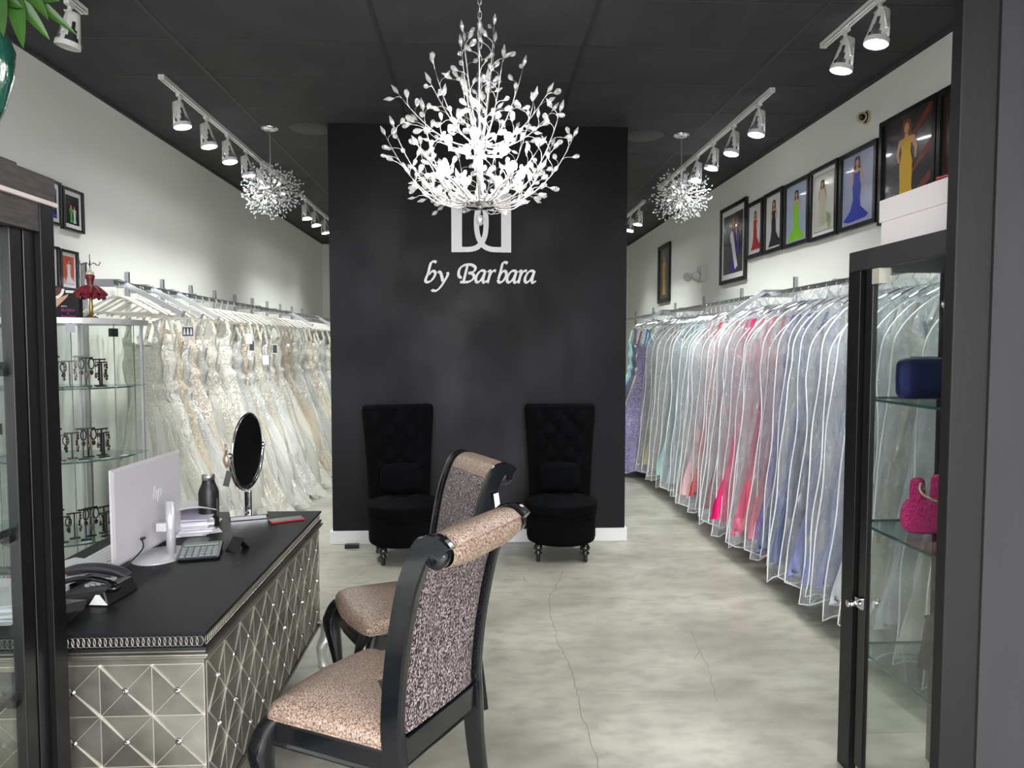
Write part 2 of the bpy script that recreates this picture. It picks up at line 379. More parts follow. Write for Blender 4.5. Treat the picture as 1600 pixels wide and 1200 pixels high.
# ------------------------------------------------------------------ track lighting
SPOT_W = 18.5
def make_rail(y0, y1, x, side, label):
    t = thing('lighting_track', label, 'light track', (x, y0, ZC), 0, 'white lighting tracks')
    L_ = y1 - y0
    MB().box((-.018, 0, -.004), (.018, L_, 0)).box((-.018, 0, -.026), (-.012, L_, -.004)).box((.012, 0, -.026), (.018, L_, -.004)).box((-.018, 0, -.028), (-.006, L_, -.022)).box((.006, 0, -.028), (.018, L_, -.022)).build('rail', WHITEP, t)
    MB().box((-.019, -.008, -.030), (.019, .004, 0)).build('end_cap', WHITEP, t)
    MB().box((-.019, L_ - .004, -.030), (.019, L_ + .008, 0)).build('end_cap', WHITEP, t)
    return t
def head_meshes():
    """one white pierced gimbal lamp: stem, yoke, slotted bell, rim, lens"""
    d = {}
    stem = MB().box((-.013, -.03, -.050), (.013, .03, -.024)).tube([(0, 0, -.05), (0, 0, -.085)], .011, 10)
    d['mount'] = stem
    yoke = MB()
    yoke.box((-.012, -.034, -.088), (.012, .034, -.080))
    for s in (-1, 1): yoke.tube([(0, s * .032, -.084), (0, s * .043, -.12), (0, s * .066, -.195)], .0045, 6)
    for s in (-1, 1): yoke.ball((0, s * .068, -.192), .009, 8, 6)
    d['yoke'] = yoke
    bell = MB()
    seg = 32
    prof = [(.026, .085), (.031, .083), (.034, .070), (.040, .035), (.0465, -.005), (.052, -.040), (.058, -.062), (.060, -.085), (.056, -.088)]
    def fn(i, j):
        r, z = prof[j]; a = 2 * PI * i / seg; return (r * math.cos(a), r * math.sin(a), z)
    vs = [fn(i, j) for j in range(len(prof)) for i in range(seg)]; fs = []
    for j in range(len(prof) - 1):
        for i in range(seg):
            # openings: triangular windows in the flared bell
            q = i % 8
            if q in {5: (1, 2, 3, 4, 5, 6), 4: (2, 3, 4, 5), 3: (3, 4)}.get(j, ()): continue
            fs.append((j * seg + i, j * seg + (i + 1) % seg, (j + 1) * seg + (i + 1) % seg, (j + 1) * seg + i))
    bell.add(vs, fs, True); bell.lathe([(0, .086), (.026, .085)], seg=32)
    d['reflector'] = MB().lathe([(.022, .075), (.026, .03), (.034, -.03), (.050, -.078)], seg=24)
    d['bell'] = bell
    d['lens'] = MB().lathe([(.0001, -.080), (.03, -.081), (.056, -.083)], seg=28)
    return d
HM = head_meshes()
WSH = mat('white_lamp_housing', (222, 222, 220), 0.35)
head_protos = {}
def make_head(x, y, tilt, lit, label, group, power=1.0):
    """tilt > 0 leans the beam toward +x"""
    t = thing('track_spotlight', label, 'spotlight', (x, y, ZC), 0, group)
    key = 'protos'
    if key not in head_protos:
        head_protos[key] = {k: v.build(k, LAMP_GLOW if k == 'lens' else (mat('dark_reflector_back', (60, 60, 62), .4) if k == 'reflector' else WSH)).data for k, v in HM.items()}
        for k in HM: bpy.data.objects.remove(bpy.data.objects[k])
    for k, me in head_protos[key].items():
        if k == 'lens' and not lit:
            me = me.copy(); me.materials[0] = LAMP_OFF
        o = bpy.data.objects.new(k, me); COL.objects.link(o); o.parent = t
        if k in ('bell', 'lens', 'reflector'):
            o.location = (0, 0, -.165); o.rotation_euler = (random.uniform(-.08, .08), -tilt, 0)
    if lit:
        ld = bpy.data.lights.new('spot_beam', 'SPOT'); ld.energy = SPOT_W * power * ENERGY; ld.spot_size = math.radians(125); ld.spot_blend = 1.0
        ld.shadow_soft_size = .05; ld.color = (0.95, 1.0, 0.95)
        lo = bpy.data.objects.new('spot_beam', ld); COL.objects.link(lo); lo.parent = t
        lo.location = (math.sin(tilt) * .10, 0, -.165 - math.cos(tilt) * .10); lo.rotation_euler = (0, -tilt, 0)
    return t
TXL, TXR = -2.03, 1.99
random.seed(11)
make_rail(1.6, 3.93, TXL, -1, 'white ceiling track above the left cabinet, with the unlit spotlight')
make_rail(4.85, 7.85, TXL, -1, 'long white ceiling track left of the chandelier, with lit spotlights')
make_rail(8.49, 11.5, TXL, -1, 'farthest white ceiling track on the left, beyond the left starburst pendant')
make_rail(1.6, 4.17, TXR, 1, 'white ceiling track at the top right near the charcoal jamb')
make_rail(4.90, 7.95, TXR, 1, 'long white ceiling track right of the chandelier, with lit spotlights')
make_rail(8.67, 11.6, TXR, 1, 'farthest white ceiling track on the right, beyond the right starburst pendant')
make_head(TXL, 3.80, -.20, False, 'unlit white spotlight at the top left next to the green leaves', 'track spotlights')
for i, y in enumerate((5.13, 5.62, 6.08, 6.55, 7.02)):
    make_head(TXL, y, .20, True, f'{ordn(i)} lit white spotlight from the near end of the long left track', 'track spotlights', 1.0)
for i, y in enumerate((8.74, 9.22, 9.80, 10.6)):
    make_head(TXL, y, .20, True, f'{ordn(i)} lit white spotlight from the near end of the farthest left track', 'track spotlights', 1.0)
make_head(TXR, 2.95, -.20, True, 'added unseen lit spotlight on the right track above the entrance cabinet', 'track spotlights', 1.0)  # extra head added out of view to brighten the gowns behind the cabinet
for i, y in enumerate((3.58, 3.92)):
    make_head(TXR, y, -.20, True, ['lit white spotlight cut off by the top edge, nearest the charcoal jamb', 'lit white spotlight at the end of the top right track near the jamb'][i], 'track spotlights', 1.0)
for i, y in enumerate((5.13, 5.64, 6.12, 6.58, 7.05)):
    make_head(TXR, y, -.20, True, f'{ordn(i)} lit white spotlight from the near end of the long right track', 'track spotlights', 1.0)
for i, y in enumerate((8.95, 9.45, 9.95, 10.9)):
    make_head(TXR, y, -.20, True, f'{ordn(i)} lit white spotlight from the near end of the farthest right track', 'track spotlights', 1.0)

# ------------------------------------------------------------------ crystal chandelier
def crystal_material():
    m = bpy.data.materials.new('cut_crystal'); m.use_nodes = True; nt = m.node_tree; N = nt.nodes; L = nt.links
    N.remove(N['Principled BSDF']); out = N['Material Output']
    tr = N.new('ShaderNodeBsdfTransparent'); gl = N.new('ShaderNodeBsdfGlossy'); gl.inputs['Roughness'].default_value = .06
    df = N.new('ShaderNodeBsdfTranslucent'); df.inputs[0].default_value = (1, 1, 1, 1)
    d2 = N.new('ShaderNodeBsdfDiffuse'); d2.inputs[0].default_value = (1, 1, 1, 1)
    a = N.new('ShaderNodeMixShader'); a.inputs[0].default_value = .5; L.new(df.outputs[0], a.inputs[1]); L.new(d2.outputs[0], a.inputs[2])
    b = N.new('ShaderNodeMixShader'); b.inputs[0].default_value = .45; L.new(a.outputs[0], b.inputs[1]); L.new(gl.outputs[0], b.inputs[2])
    c = N.new('ShaderNodeMixShader'); c.inputs[0].default_value = .60; L.new(b.outputs[0], c.inputs[1]); L.new(tr.outputs[0], c.inputs[2])
    L.new(c.outputs[0], out.inputs['Surface']); return m
CRYST = crystal_material()
BULB = mat('glowing_bulb', (255, 252, 245), .3, emit=7, emit_rgb=(255, 251, 244))
WIRE = mat('silver_wire', (215, 213, 212), .25, .75)
def crystal(kind=0):
    mb = MB()
    prof = [(.0008, 0), (.0055, .006), (.0098, .018), (.0100, .026), (.0065, .033), (.0004, .0365)] if kind == 0 else [(.0008, 0), (.0072, .013), (.0082, .021), (.0003, .043)]
    mb.lathe(prof, seg=7, smooth=False); return mb
CM = [crystal(0).build('crystal_leaf', CRYST), crystal(1).build('crystal_leaf', CRYST)]
CMD = [o.data for o in CM]
for o in CM: bpy.data.objects.remove(o)
def align(d):
    return Vector((0, 0, 1)).rotation_difference(Vector(d).normalized()).to_matrix().to_4x4()
def build_chandelier():
    rnd = random.Random(3)
    C0 = Vector((0.01, 3.0, 2.16))
    t = thing('crystal_chandelier', 'large glowing silver chandelier of branching stems and crystal drops hanging centrally', 'chandelier', C0)
    # body and hub
    MB().lathe([(.0, -.005), (.055, .002), (.072, .018), (.075, .028), (.03, .035), (.018, .05), (.012, .12), (.012, .20), (.02, .23), (.028, .25), (.02, .27), (.010, .30), (.010, .52), (.016, .55), (.006, .60)], seg=24).build('hub', CHROME, t)
    MB().lathe([(.0, .25), (.045, .255), (.05, .262), (.02, .275)], seg=20).build('upper_hub', CHROME, t)
    MB().tube([(0, 0, -.004), (0, 0, -.022)], .003, 6).lathe([(.001, -.022), (.012, -.028), (.019, -.042), (.019, -.05), (.012, -.064), (.001, -.07)], seg=10, smooth=False).build('crystal_ball', CRYST, t)
    # chain of oval links with the flex threaded through, and the ceiling canopy
    ch = MB()
    z = .60; k = 0
    while z < ZC - C0.z - .04:
        pts = []
        for q in range(10):
            a = 2 * PI * q / 10; u = .008 * math.cos(a); w = .018 * math.sin(a)
            pts.append((u if k % 2 == 0 else 0, u if k % 2 else 0, z + w))
        ch.tube(pts, .0022, 5, closed=True); z += .029; k += 1
    ch.build('chain', WIRE, t)
    MB().tube(smooth_path([(0.004 * (-1) ** i * (1 + i % 3), 0.004, .58 + i * .07) for i in range(9)], 3), .0022, 5).build('flex', mat('clear_flex', (120, 118, 118), .4), t)
    MB().lathe([(0, ZC - C0.z - .03), (.05, ZC - C0.z - .028), (.065, ZC - C0.z)], seg=20).build('canopy', CHROME, t)
    leaves = []; branches = []
    def leafed(br, path, r, n, spread, tip_kind):
        br.tube(path, [r * (1 - .55 * i / (len(path) - 1)) for i in range(len(path))], 5)
        m = len(path) - 1
        out = []
        for i in range(n):
            f = .30 + .66 * i / (n - 1) if n > 1 else .9
            x = f * m; k0 = min(int(x), m - 1); p = path[k0].lerp(path[k0 + 1], x - k0); d = (path[k0 + 1] - path[k0]).normalized()
            side = d.cross(Vector((0, 0, 1))); side = side.normalized() if side.length > .05 else Vector((1, 0, 0)); up = side.cross(d)
            a = (i % 4) * PI / 2 + rnd.uniform(-.6, .6)
            o = (side * math.cos(a) + up * math.sin(a)); ln = rnd.uniform(.022, .048) * (1.15 - .4 * f) * spread
            e = p + d * ln * .8 + o * ln
            br.tube(bez(p, p + d * ln * .7 + o * ln * .15, e, 3), .0011, 4)
            out.append((e, (d * .55 + o * .8).normalized(), rnd.choice((0, 0, 1)), rnd.uniform(.8, 1.15)))
        out.append((path[-1], (path[-1] - path[-2]).normalized(), tip_kind, 1.1))
        return out
    tiers = [  # count, start r,z, ctrl r,z, tip r,z, leaves, phase
        (11, .055, .015, .26, .01, .385, .30, 10, .1), (7, .055, .02, .20, -.02, .285, .15, 7, .45), (6, .05, .01, .15, -.03, .20, .05, 4, .2),
        (8, .03, .25, .17, .24, .32, .42, 8, .3), (6, .02, .27, .10, .27, .185, .56, 7, .05), (6, .012, .30, .035, .36, .08, .70, 6, .5), (5, .05, .03, .13, .06, .26, .22, 7, .8)]
    for n, r0, z0, r1, z1, r2, z2, nl, ph in tiers:
        for i in range(n):
            a = 2 * PI * (i + ph) / n + rnd.uniform(-.1, .1); ca, sa = math.cos(a), math.sin(a); k = rnd.uniform(.93, 1.06); dz = rnd.uniform(-.02, .03)
            a2 = a + rnd.uniform(-.12, .12)
            path = bez((r0 * ca, r0 * sa, z0), (r1 * ca, r1 * sa, z1), (r2 * k * math.cos(a2), r2 * k * math.sin(a2), z2 + dz), 9)
            br = MB(); lv = leafed(br, path, .0034, nl, 1.25, 1)
            branches.append((br.build('branch', WIRE, t), lv))
    allv = []
    for b, lv in branches:
        for L_ in lv: allv.append((b, L_))
    allv.sort(key=lambda q: q[1][0].y)     # the ones nearest the entrance are separate crystals
    for b, (p, d, kd, s) in allv[:95]:
        o = bpy.data.objects.new('crystal_leaf', CMD[kd]); COL.objects.link(o); o.parent = b
        o.matrix_local = Matrix.Translation(p) @ align(d) @ Matrix.Scale(s, 4)
    rest = MB()
    for b, (p, d, kd, s) in allv[95:]:
        me = CMD[kd]; rest.add([v.co for v in me.vertices], [tuple(f.vertices) for f in me.polygons], False, Matrix.Translation(p) @ align(d) @ Matrix.Scale(s, 4))
    tag(rest.build('crystal_drops', CRYST, t), kind='stuff')
    # lamp holders and bulbs
    spots = [(0.16 * math.cos(2 * PI * (i + .2) / 7), 0.16 * math.sin(2 * PI * (i + .2) / 7), .13) for i in range(7)] + [(0.12 * math.cos(2 * PI * (i + .6) / 5), 0.12 * math.sin(2 * PI * (i + .6) / 5), .255) for i in range(5)]
    for i, (x, y, z) in enumerate(spots):
        h = MB().tube(bez((x * .3, y * .3, .03 if z < .2 else .22), (x * .6, y * .6, z * .4 + .03 if z < .2 else .22), (x, y, z - .02), 5), .005, 6).tube([(x, y, z - .025), (x * 1.04, y * 1.04, z)], .0085, 8).build('lamp_holder', WIRE, t)
        b = MB().ball((x * 1.08, y * 1.08, z + .018), .0165, 12, 8, sc3=(1, 1, 1.15)).build('bulb', BULB, h)
        ld = bpy.data.lights.new('bulb_light', 'POINT'); ld.energy = 0.25 * ENERGY; ld.shadow_soft_size = .02; ld.color = (1, .965, .94)
        # set just above its bulb so the glass does not block it
        lo = bpy.data.objects.new('bulb_light', ld); COL.objects.link(lo); lo.parent = h; lo.location = (x * 1.10, y * 1.10, z + .058)
build_chandelier()

# ------------------------------------------------------------------ starburst pendants
PCRY = mat('pendant_crystal', (196, 199, 202), .12, spec=.9)
def build_pendant(x, y, label):
    rnd = random.Random(int(y * 100)); drop = .50; R0 = .235
    t = thing('starburst_pendant', label, 'pendant light', (x, y, ZC), 0, 'starburst pendants')
    MB().lathe([(0, -.022), (.04, -.021), (.066, -.012), (.068, 0)], seg=24).build('canopy', CHROME, t)
    MB().tube(bez((0, 0, -.02), (.006, 0, -.25), (-.004, 0, -drop + .02), 5), .0035, 6).build('suspension_cord', mat('silver_cord', (170, 172, 176), .4, .4), t)
    MB().ball((0, 0, -drop), .032, 14, 10).build('hub', CHROME, t)
    n = 64; rods = MB(); cr = MB()
    for i in range(n):
        zz = 1 - 2 * (i + .5) / n; rr = math.sqrt(1 - zz * zz); a = i * 2.39996
        d = Vector((rr * math.cos(a), rr * math.sin(a), zz * .86)); L_ = R0 * rnd.uniform(.78, 1.05)
        c = Vector((0, 0, -drop)); rods.tube([c + d * .03, c + d * L_], .0013, 4)
        side = d.orthogonal().normalized()
        for k in range(7):
            f = .50 + .09 * k; q = Matrix.Rotation(k * 2.2 + i, 3, d) @ side; p = c + d * L_ * f; e = p + (q * .8 + d * .7) * .026
            rods.tube([p, e], .0009, 3)
            cr.lathe([(.0004, 0), (.0052, .006), (.0058, .012), (.0003, .021)], seg=5, smooth=False, M=Matrix.Translation(e) @ align(q + d))
        cr.lathe([(.0004, 0), (.0052, .006), (.0058, .012), (.0003, .021)], seg=5, smooth=False, M=Matrix.Translation(c + d * L_) @ align(d))
    rods.build('rod_cluster', WIRE, t)
    tag(cr.build('crystal_drops', PCRY, t), kind='stuff')
    for i in range(10):
        zz = 1 - 2 * (i + .5) / 10; rr = math.sqrt(1 - zz * zz); a = i * 2.4 + 1
        d = Vector((rr * math.cos(a), rr * math.sin(a), zz)); c = Vector((0, 0, -drop))
        MB().tube([c + d * .03, c + d * .085], .006, 6).build('lamp_holder', WIRE, t)
        MB().tube([c + d * .085, c + d * .112], .0075, 8).build('bulb', mat('frosted_bulb', (240, 240, 236), .3, emit=1.2), t)
build_pendant(-1.665, 5.98, 'silver starburst pendant of tiny crystals left of the black wall')
build_pendant(1.685, 6.01, 'silver starburst pendant of tiny crystals right of the black wall')
# faint round blanking plates beside the pendants
for x, y, s in ((-1.34, 5.98, 'left'), (1.38, 6.05, 'right')):
    tag(MB().lathe([(0, -.004), (.16, -.004), (.165, 0)], seg=32).build('ceiling_plate', mat('blanking_plate', (70, 71, 73), .7), loc=(x, y, ZC)), f'flat round dark blanking plate on the ceiling beside the {s} starburst pendant', 'ceiling plate')
# ------------------------------------------------------------------ black tufted slipper chairs
VELVET = mat('black_velvet', (4, 4, 6), 0.9, sheen=.02, sheen_tint=(60, 70, 80), spec=.08, mix=((6, 7, 9), (9, 9, 9), .4, .7))
LACQ = mat('black_lacquer', (14, 14, 16), 0.12, coat=.6)
def tuft(u, v, nu, nv):
    a = abs(math.sin(PI * (u * nu + v * nv))); b = abs(math.sin(PI * (u * nu - v * nv)))
    return (a * b) ** .38
def build_tufted():
    t = thing('tufted_chair', '', 'chair')
    # drum seat: local front = -y
    def drum(u, v):
        prof = [(.0, .125), (.235, .125), (.255, .135), (.262, .165), (.262, .30), (.255, .325), (.262, .335), (.270, .36)]
        r, z = prof[min(int(v * 7 + .001), 7)]; a = 2 * PI * u
        return (r * math.cos(a) * 1.0, r * math.sin(a) * .96, z)
    MB().grid(drum, 40, 7, True, True).build('seat_base', VELVET, t)
    MB().tube([(.266 * math.cos(2 * PI * i / 40), .256 * math.sin(2 * PI * i / 40), .33) for i in range(40)], .007, 6, closed=True).build('piping', VELVET, t)
    def cush(u, v):
        a = 2 * PI * u
        if v < .35:
            q = v / .35; r = .262 + .016 * math.sin(q * PI * .6); z = .335 + .09 * q
            return (r * math.cos(a), r * math.sin(a) * .96, z)
        q = (v - .35) / .65; r = .277 * (1 - q) ** .8; x, y = r * math.cos(a), r * math.sin(a) * .96
        z = .425 + .045 * math.sin(min(1, q * 1.6) * PI / 2) - .022 * (1 - tuft(x / .22, y / .22, 1, 1)) * min(1, q * 3)
        return (x, y, z)
    MB().grid(cush, 48, 26, True, True).build('seat_cushion', VELVET, t)
    bt = MB()
    for i in range(-1, 2):
        for j in range(-1, 2):
            if (i + j) % 2 == 0: bt.ball((i * .11, j * .11, .448), .010, 8, 6)
    bt.build('buttons', VELVET, t)
    # tall back, slightly raked, flared sides and scrolled top
    def back(u, v):
        w = .215 + .045 * v ** 1.5; x = (u * 2 - 1) * w; z = .30 + .80 * v
        y = .205 + .06 * v + .05 * max(0, v - .80) * 5 * (v - .8) * 5 * .35
        d = .030 * tuft(u * 3, v * 4.5, 1, 1) * (1 if .12 < u < .88 and v > .18 else .2)
        e = 1 - abs(u * 2 - 1) ** 6
        return (x, y - .028 - d * e - .01 * e, z)
    mbk = MB(); mbk.grid(back, 54, 60)
    def rear(u, v):
        w = .215 + .045 * v ** 1.5; return ((1 - u * 2) * w, .205 + .06 * v + .05 * max(0, v - .8) ** 2 * 8.75 + .05, .30 + .80 * v)
    mbk.grid(rear, 8, 16)
    for s in (-1, 1):
        def edge(u, v):
            w = .215 + .045 * v ** 1.5; yb = .205 + .06 * v + .05 * max(0, v - .8) ** 2 * 8.75
            a = PI * u; return (s * (w + .022 * math.sin(a)), yb + .011 - .04 * math.cos(a) * -1 * (-1 if s > 0 else -1) , .30 + .80 * v)
        mbk.grid(edge, 8, 16)
    mbk.build('backrest', VELVET, t)
    # scroll roll across the top with round ends
    zr, yr = 1.10, .285
    def roll(u, v):
        a = 2 * PI * u; x = (v * 2 - 1) * .272; r = .036 + .004 * abs(math.sin(v * PI * 7)); r *= 1 if .02 < v < .98 else .75
        return (x, yr + r * math.sin(a), zr + r * math.cos(a))
    MB().grid(roll, 16, 56, True, True).tube([(-.275, yr, zr), (-.262, yr, zr)], [.024, .036], 16).tube([(.262, yr, zr), (.275, yr, zr)], [.036, .024], 16).build('top_roll', VELVET, t)
    bb = MB()
    for j in range(5):
        for i in range(4 if j % 2 else 3):
            n = 4 if j % 2 else 3; u = (i + .5 + (0 if n == 4 else .5)) / (4 if n == 4 else 4); v = .30 + j * .15
            x, y, z = back(min(.95, u), v); bb.ball((x, y - .002, z), .010, 8, 6)
    bb.build('back_buttons', VELVET, t)
    prof = [(r_ * 1.2, z_ * 1.45) for r_, z_ in [(.019, .09), (.026, .082), (.030, .070), (.022, .060), (.016, .056), (.024, .050), (.026, .044), (.016, .036), (.013, .020), (.015, .006), (.012, 0)]]
    for sx in (-1, 1):
        for sy in (-1, 1):
            MB().lathe(prof[::-1], (sx * .175, sy * .165, 0), 14).lathe([(0, .0), (.012, 0)], (sx * .175, sy * .165, 0), 14).build('leg', LACQ, t)
    return t
tc1 = build_tufted(); tc1['label'] = 'black velvet button-tufted high-back chair on the left, behind the fabric dining chairs'
tc1['group'] = 'black tufted chairs'
tc1.location = (-.565, 5.44, 0); tc1.rotation_euler.z = .24
tc2 = copy_tree(tc1); tc2['label'] = 'black velvet button-tufted high-back chair on the right half of the black wall'; tc2.location = (.628, 5.43, 0); tc2.rotation_euler.z = -.07
def pillow(label, loc, rz):
    def f(u, v):
        a = 2 * PI * u; b = PI * v - PI / 2
        def sp(x, e): return math.copysign(abs(x) ** e, x)
        return (.165 * sp(math.cos(b), .5) * sp(math.cos(a), .45), .045 * sp(math.cos(b), .9) * sp(math.sin(a), 1.0) , .115 * sp(math.sin(b), .5))
    o = MB().grid(f, 36, 20, True, True).build('lumbar_pillow', VELVET, loc=loc); o.rotation_euler = (-.18, 0, rz); tag(o, label, 'pillow', 'black velvet pillows'); return o
pillow('black velvet pillow on the left tufted chair', (-.587, 5.545, .585), .24)
pillow('black velvet pillow on the right tufted chair', (.628, 5.54, .585), -.07)

# ------------------------------------------------------------------ upholstered dining chairs
FAB = mat('tan_woven_upholstery', (66, 50, 44), .36, .15, mix=((190, 164, 146), (210, 210, 150), .34, .62, 2), mix2=((128, 104, 94), (50, 50, 50), .45, .75, .4), bump=((330, 330, 200), .5, 'noise', .003))
FABB = mat('dark_woven_back_upholstery', (30, 26, 32), .34, .30, mix=((196, 178, 178), (230, 230, 120), .48, .60, 2), mix2=((60, 48, 56), (60, 60, 25), .4, .7, .45), bump=((150, 150, 60), .8, 'noise', .004))
LAC = mat('blue_black_lacquer', (13, 15, 19), .16, coat=.45)
def build_dining():
    t = thing('dining_chair', '', 'chair')
    prof = smooth_path([(0, -.290, 0), (0, -.272, .12), (0, -.248, .28), (0, -.237, .42), (0, -.232, .52), (0, -.250, .70), (0, -.285, .88), (0, -.318, .98), (0, -.352, 1.045), (0, -.392, 1.062), (0, -.425, 1.040)], 5)
    wid = [.030 if p.z < .1 else .05 for p in prof]
    for s in (-1, 1):
        mb = MB(); vs = []; n = len(prof)
        for i, p in enumerate(prof):
            tt = (prof[min(i + 1, n - 1)] - prof[max(i - 1, 0)]).normalized(); nr = Vector((0, -tt.z, tt.y))
            f = i / (n - 1); w = (.019 + .011 * min(1, p.z / .4)); hx = .019
            if i > n * .82: w *= .85
            xo = s * (.208 + .018 * min(1, p.z / 1.0))
            for (a, b) in ((-hx, -w), (-hx * .5, -w * 1.12), (hx * .5, -w * 1.12), (hx, -w), (hx, w), (hx * .5, w * 1.12), (-hx * .5, w * 1.12), (-hx, w)):
                q = p + nr * b; vs.append((xo + a, q.y, q.z))
        fs = [(i * 8 + k, i * 8 + (k + 1) % 8, (i + 1) * 8 + (k + 1) % 8, (i + 1) * 8 + k) for i in range(n - 1) for k in range(8)]
        fs += [tuple(range(8))[::-1], tuple(range((n - 1) * 8, n * 8))]
        mb.add(vs, fs, False); mb.build('rear_leg_and_post', LAC, t, bevel=.002, fixn=True)
        # cabriole front leg with reeded knee
        fl = MB(); path = smooth_path([(s * .218, .215, .44), (s * .238, .238, .40), (s * .255, .255, .33), (s * .245, .245, .22), (s * .236, .236, .12), (s * .250, .252, .04), (s * .262, .264, 0)], 5)
        R_ = [.040 if p.z > .36 else (.019 + .026 * max(0, (p.z - .1) / .28)) for p in path]
        k = len(path); seg = 16; vs = []
        for i, p in enumerate(path):
            for q in range(seg):
                a = 2 * PI * q / seg; r = R_[i] * (1 + (.10 * math.cos(a * 5) if p.z > .26 else 0)); vs.append((p.x + r * math.cos(a), p.y + r * math.sin(a), p.z))
        fs = [(i * seg + q, i * seg + (q + 1) % seg, (i + 1) * seg + (q + 1) % seg, (i + 1) * seg + q) for i in range(k - 1) for q in range(seg)] + [tuple(range(seg)), tuple(range((k - 1) * seg, k * seg))[::-1]]
        fl.add(vs, fs, True); fl.build('front_leg', LAC, t, fixn=True)
    # seat outline (wider in front, bowed)
    def outline(n=44, g=0.0):
        pts = [(-.215, -.235), (-.222, -.22), (-.236, 0), (-.250, .19), (-.242, .228), (-.205, .246), (0, .268), (.205, .246), (.242, .228), (.250, .19), (.236, 0), (.222, -.22), (.215, -.235)]
        return [(x * (1 + g), y * (1 + g)) for x, y in [(p.x, p.y) for p in smooth_path([(a, b, 0) for a, b in pts], 4)]]
    ol = outline()
    ap = MB(); n = len(ol); vs = []
    for z, g in ((.355, 1.0), (.362, 1.012), (.372, 1.0), (.425, 1.0), (.432, 1.012), (.438, 1.0)):
        zz = z
        for x, y in ol:
            drop = .0
            vs.append((x * g, y * g, zz + (.018 * math.cos(x / .25 * PI / 2) if (z < .38 and y > .2) else 0)))
    fs = [(j * n + i, j * n + (i + 1) % n, (j + 1) * n + (i + 1) % n, (j + 1) * n + i) for j in range(5) for i in range(n)]
    fs += [tuple(range(n))[::-1], tuple(range(5 * n, 6 * n))]
    ap.add(vs, fs); ap.build('apron', LAC, t, fixn=True)
    st = MB(); vs = []; rings = [(.437, 1.0, 0), (.448, 1.015, 0), (.462, 1.005, 0), (.478, .96, 0), (.492, .86, 0), (.505, .68, 0), (.512, .42, 0), (.515, .15, 0), (.5155, .001, 0)]
    for z, g, _ in rings:
        for x, y in ol: vs.append((x * g, y * g, z))
    fs = [(j * n + i, j * n + (i + 1) % n, (j + 1) * n + (i + 1) % n, (j + 1) * n + i) for j in range(len(rings) - 1) for i in range(n)]
    st.add(vs, fs, True); st.build('seat', FAB, t, fixn=True)
    MB().tube([(x * 1.012, y * 1.012, .441) for x, y in ol], .004, 5, closed=True).build('seat_piping', FAB, t)
    # lower rail between the posts
    rl = MB(); rl.box((-.195, -.256, .385), (.195, -.216, .465)); rl.build('back_rail', LAC, t, bevel=.004)
    # padded back between the posts following their curve, front and rear faces, rolled over the top
    pr_all = [p for p in prof if p.z > .46]; kx = next(i for i, p in enumerate(pr_all) if p.z > 1.0); pr = pr_all[:kx + 1]
    def pad(u, v):
        i = v * (len(pr) - 1); k = min(int(i), len(pr) - 2); p = pr[k].lerp(pr[k + 1], i - k); tt = (pr[k + 1] - pr[k]).normalized(); nr = Vector((0, -tt.z, tt.y))
        hw = .192 + .016 * p.z; a = 2 * PI * u
        def sp(x, e): return math.copysign(abs(x) ** e, x)
        x = hw * sp(math.cos(a), .35); b = .026 * sp(math.sin(a), .8)
        q = p + nr * b
        return (x, q.y, q.z)
    pb = MB().grid(pad, 40, 40, True, True); pb.build('back_pad', FABB, t, fixn=True)
    pr = pr_all[kx:]
    MB().grid(pad, 40, 24, True, True).build('top_pad', FAB, t, fixn=True)
    def rollf(u, v):
        a = 2 * PI * u; xx = (v * 2 - 1); r = .040 + .013 * (1 - xx ** 4)
        return (xx * .200, -.392 + r * math.sin(a), 1.030 + r * math.cos(a))
    MB().grid(rollf, 20, 24, True, True).build('top_roll', FAB, t)
    for s in (-1, 1):
        MB().tube([(s * .198, -.392, 1.030), (s * .206, -.392, 1.03), (s * .236, -.392, 1.03), (s * .243, -.392, 1.03)], [.030, .037, .037, .030], 20).build('scroll_end', LAC, t)
    return t
dc1 = build_dining(); dc1['label'] = 'nearest dining chair with tan woven seat and dark back, in front of the desk'; dc1['group'] = 'woven dining chairs'
dc2 = copy_tree(dc1); dc2['label'] = 'farther dining chair with tan woven seat, behind the nearest one'
dc1.location = (-.335, 2.335, 0); dc1.rotation_euler.z = math.radians(59.3)
dc2.location = (-.335, 3.18, 0); dc2.rotation_euler.z = math.radians(115)
# price tag on the farther chair
tg = MB().box((-.012, -.0015, -.085), (.012, .0015, 0)).build('hang_tag', PAPER, loc=(.075, 3.08, .965)); tg.rotation_euler = (0, -.15, .5)
tag(tg, 'small white tag hanging from the back of the farther dining chair', 'tag')
# ------------------------------------------------------------------ reception desk
DT = .775; DX0, DX1, DY0, DY1 = -1.60, -.785, 2.08, 3.62
DTOP = mat('black_desk_top', (22, 23, 25), .45, spec=.12, mix=((27, 28, 30), (3, 3, 3), .4, .7), bump=((250, 250, 250), .12, 'noise', .002))
DBLK = mat('black_desk_edge', (24, 24, 26), .35)
SILV = mat('aged_silver_leaf', (104, 101, 92), .34, .75, mix=((142, 139, 130), (5, 5, 7), .35, .7, 7), rmix=((6, 6, 6), .28, .5), bump=((60, 60, 60), .12, 'noise', .003))
SILL = mat('bright_silver_line', (196, 192, 182), .3, .65)
dk = thing('reception_desk', 'large silver studded reception desk with black top and filigree edge', 'desk', (0, 0, 0))
MB().box((DX0, DY0, DT - .010), (DX1, DY1, DT)).build('desk_top', DTOP, dk, bevel=.002)
MB().box((DX0 + .012, DY0 + .012, DT - .053), (DX1 - .012, DY1 - .012, DT - .010)).box((DX0, DY0, DT - .053), (DX1, DY1, DT - .043)).build('edge_band', DBLK, dk)
gal = MB()
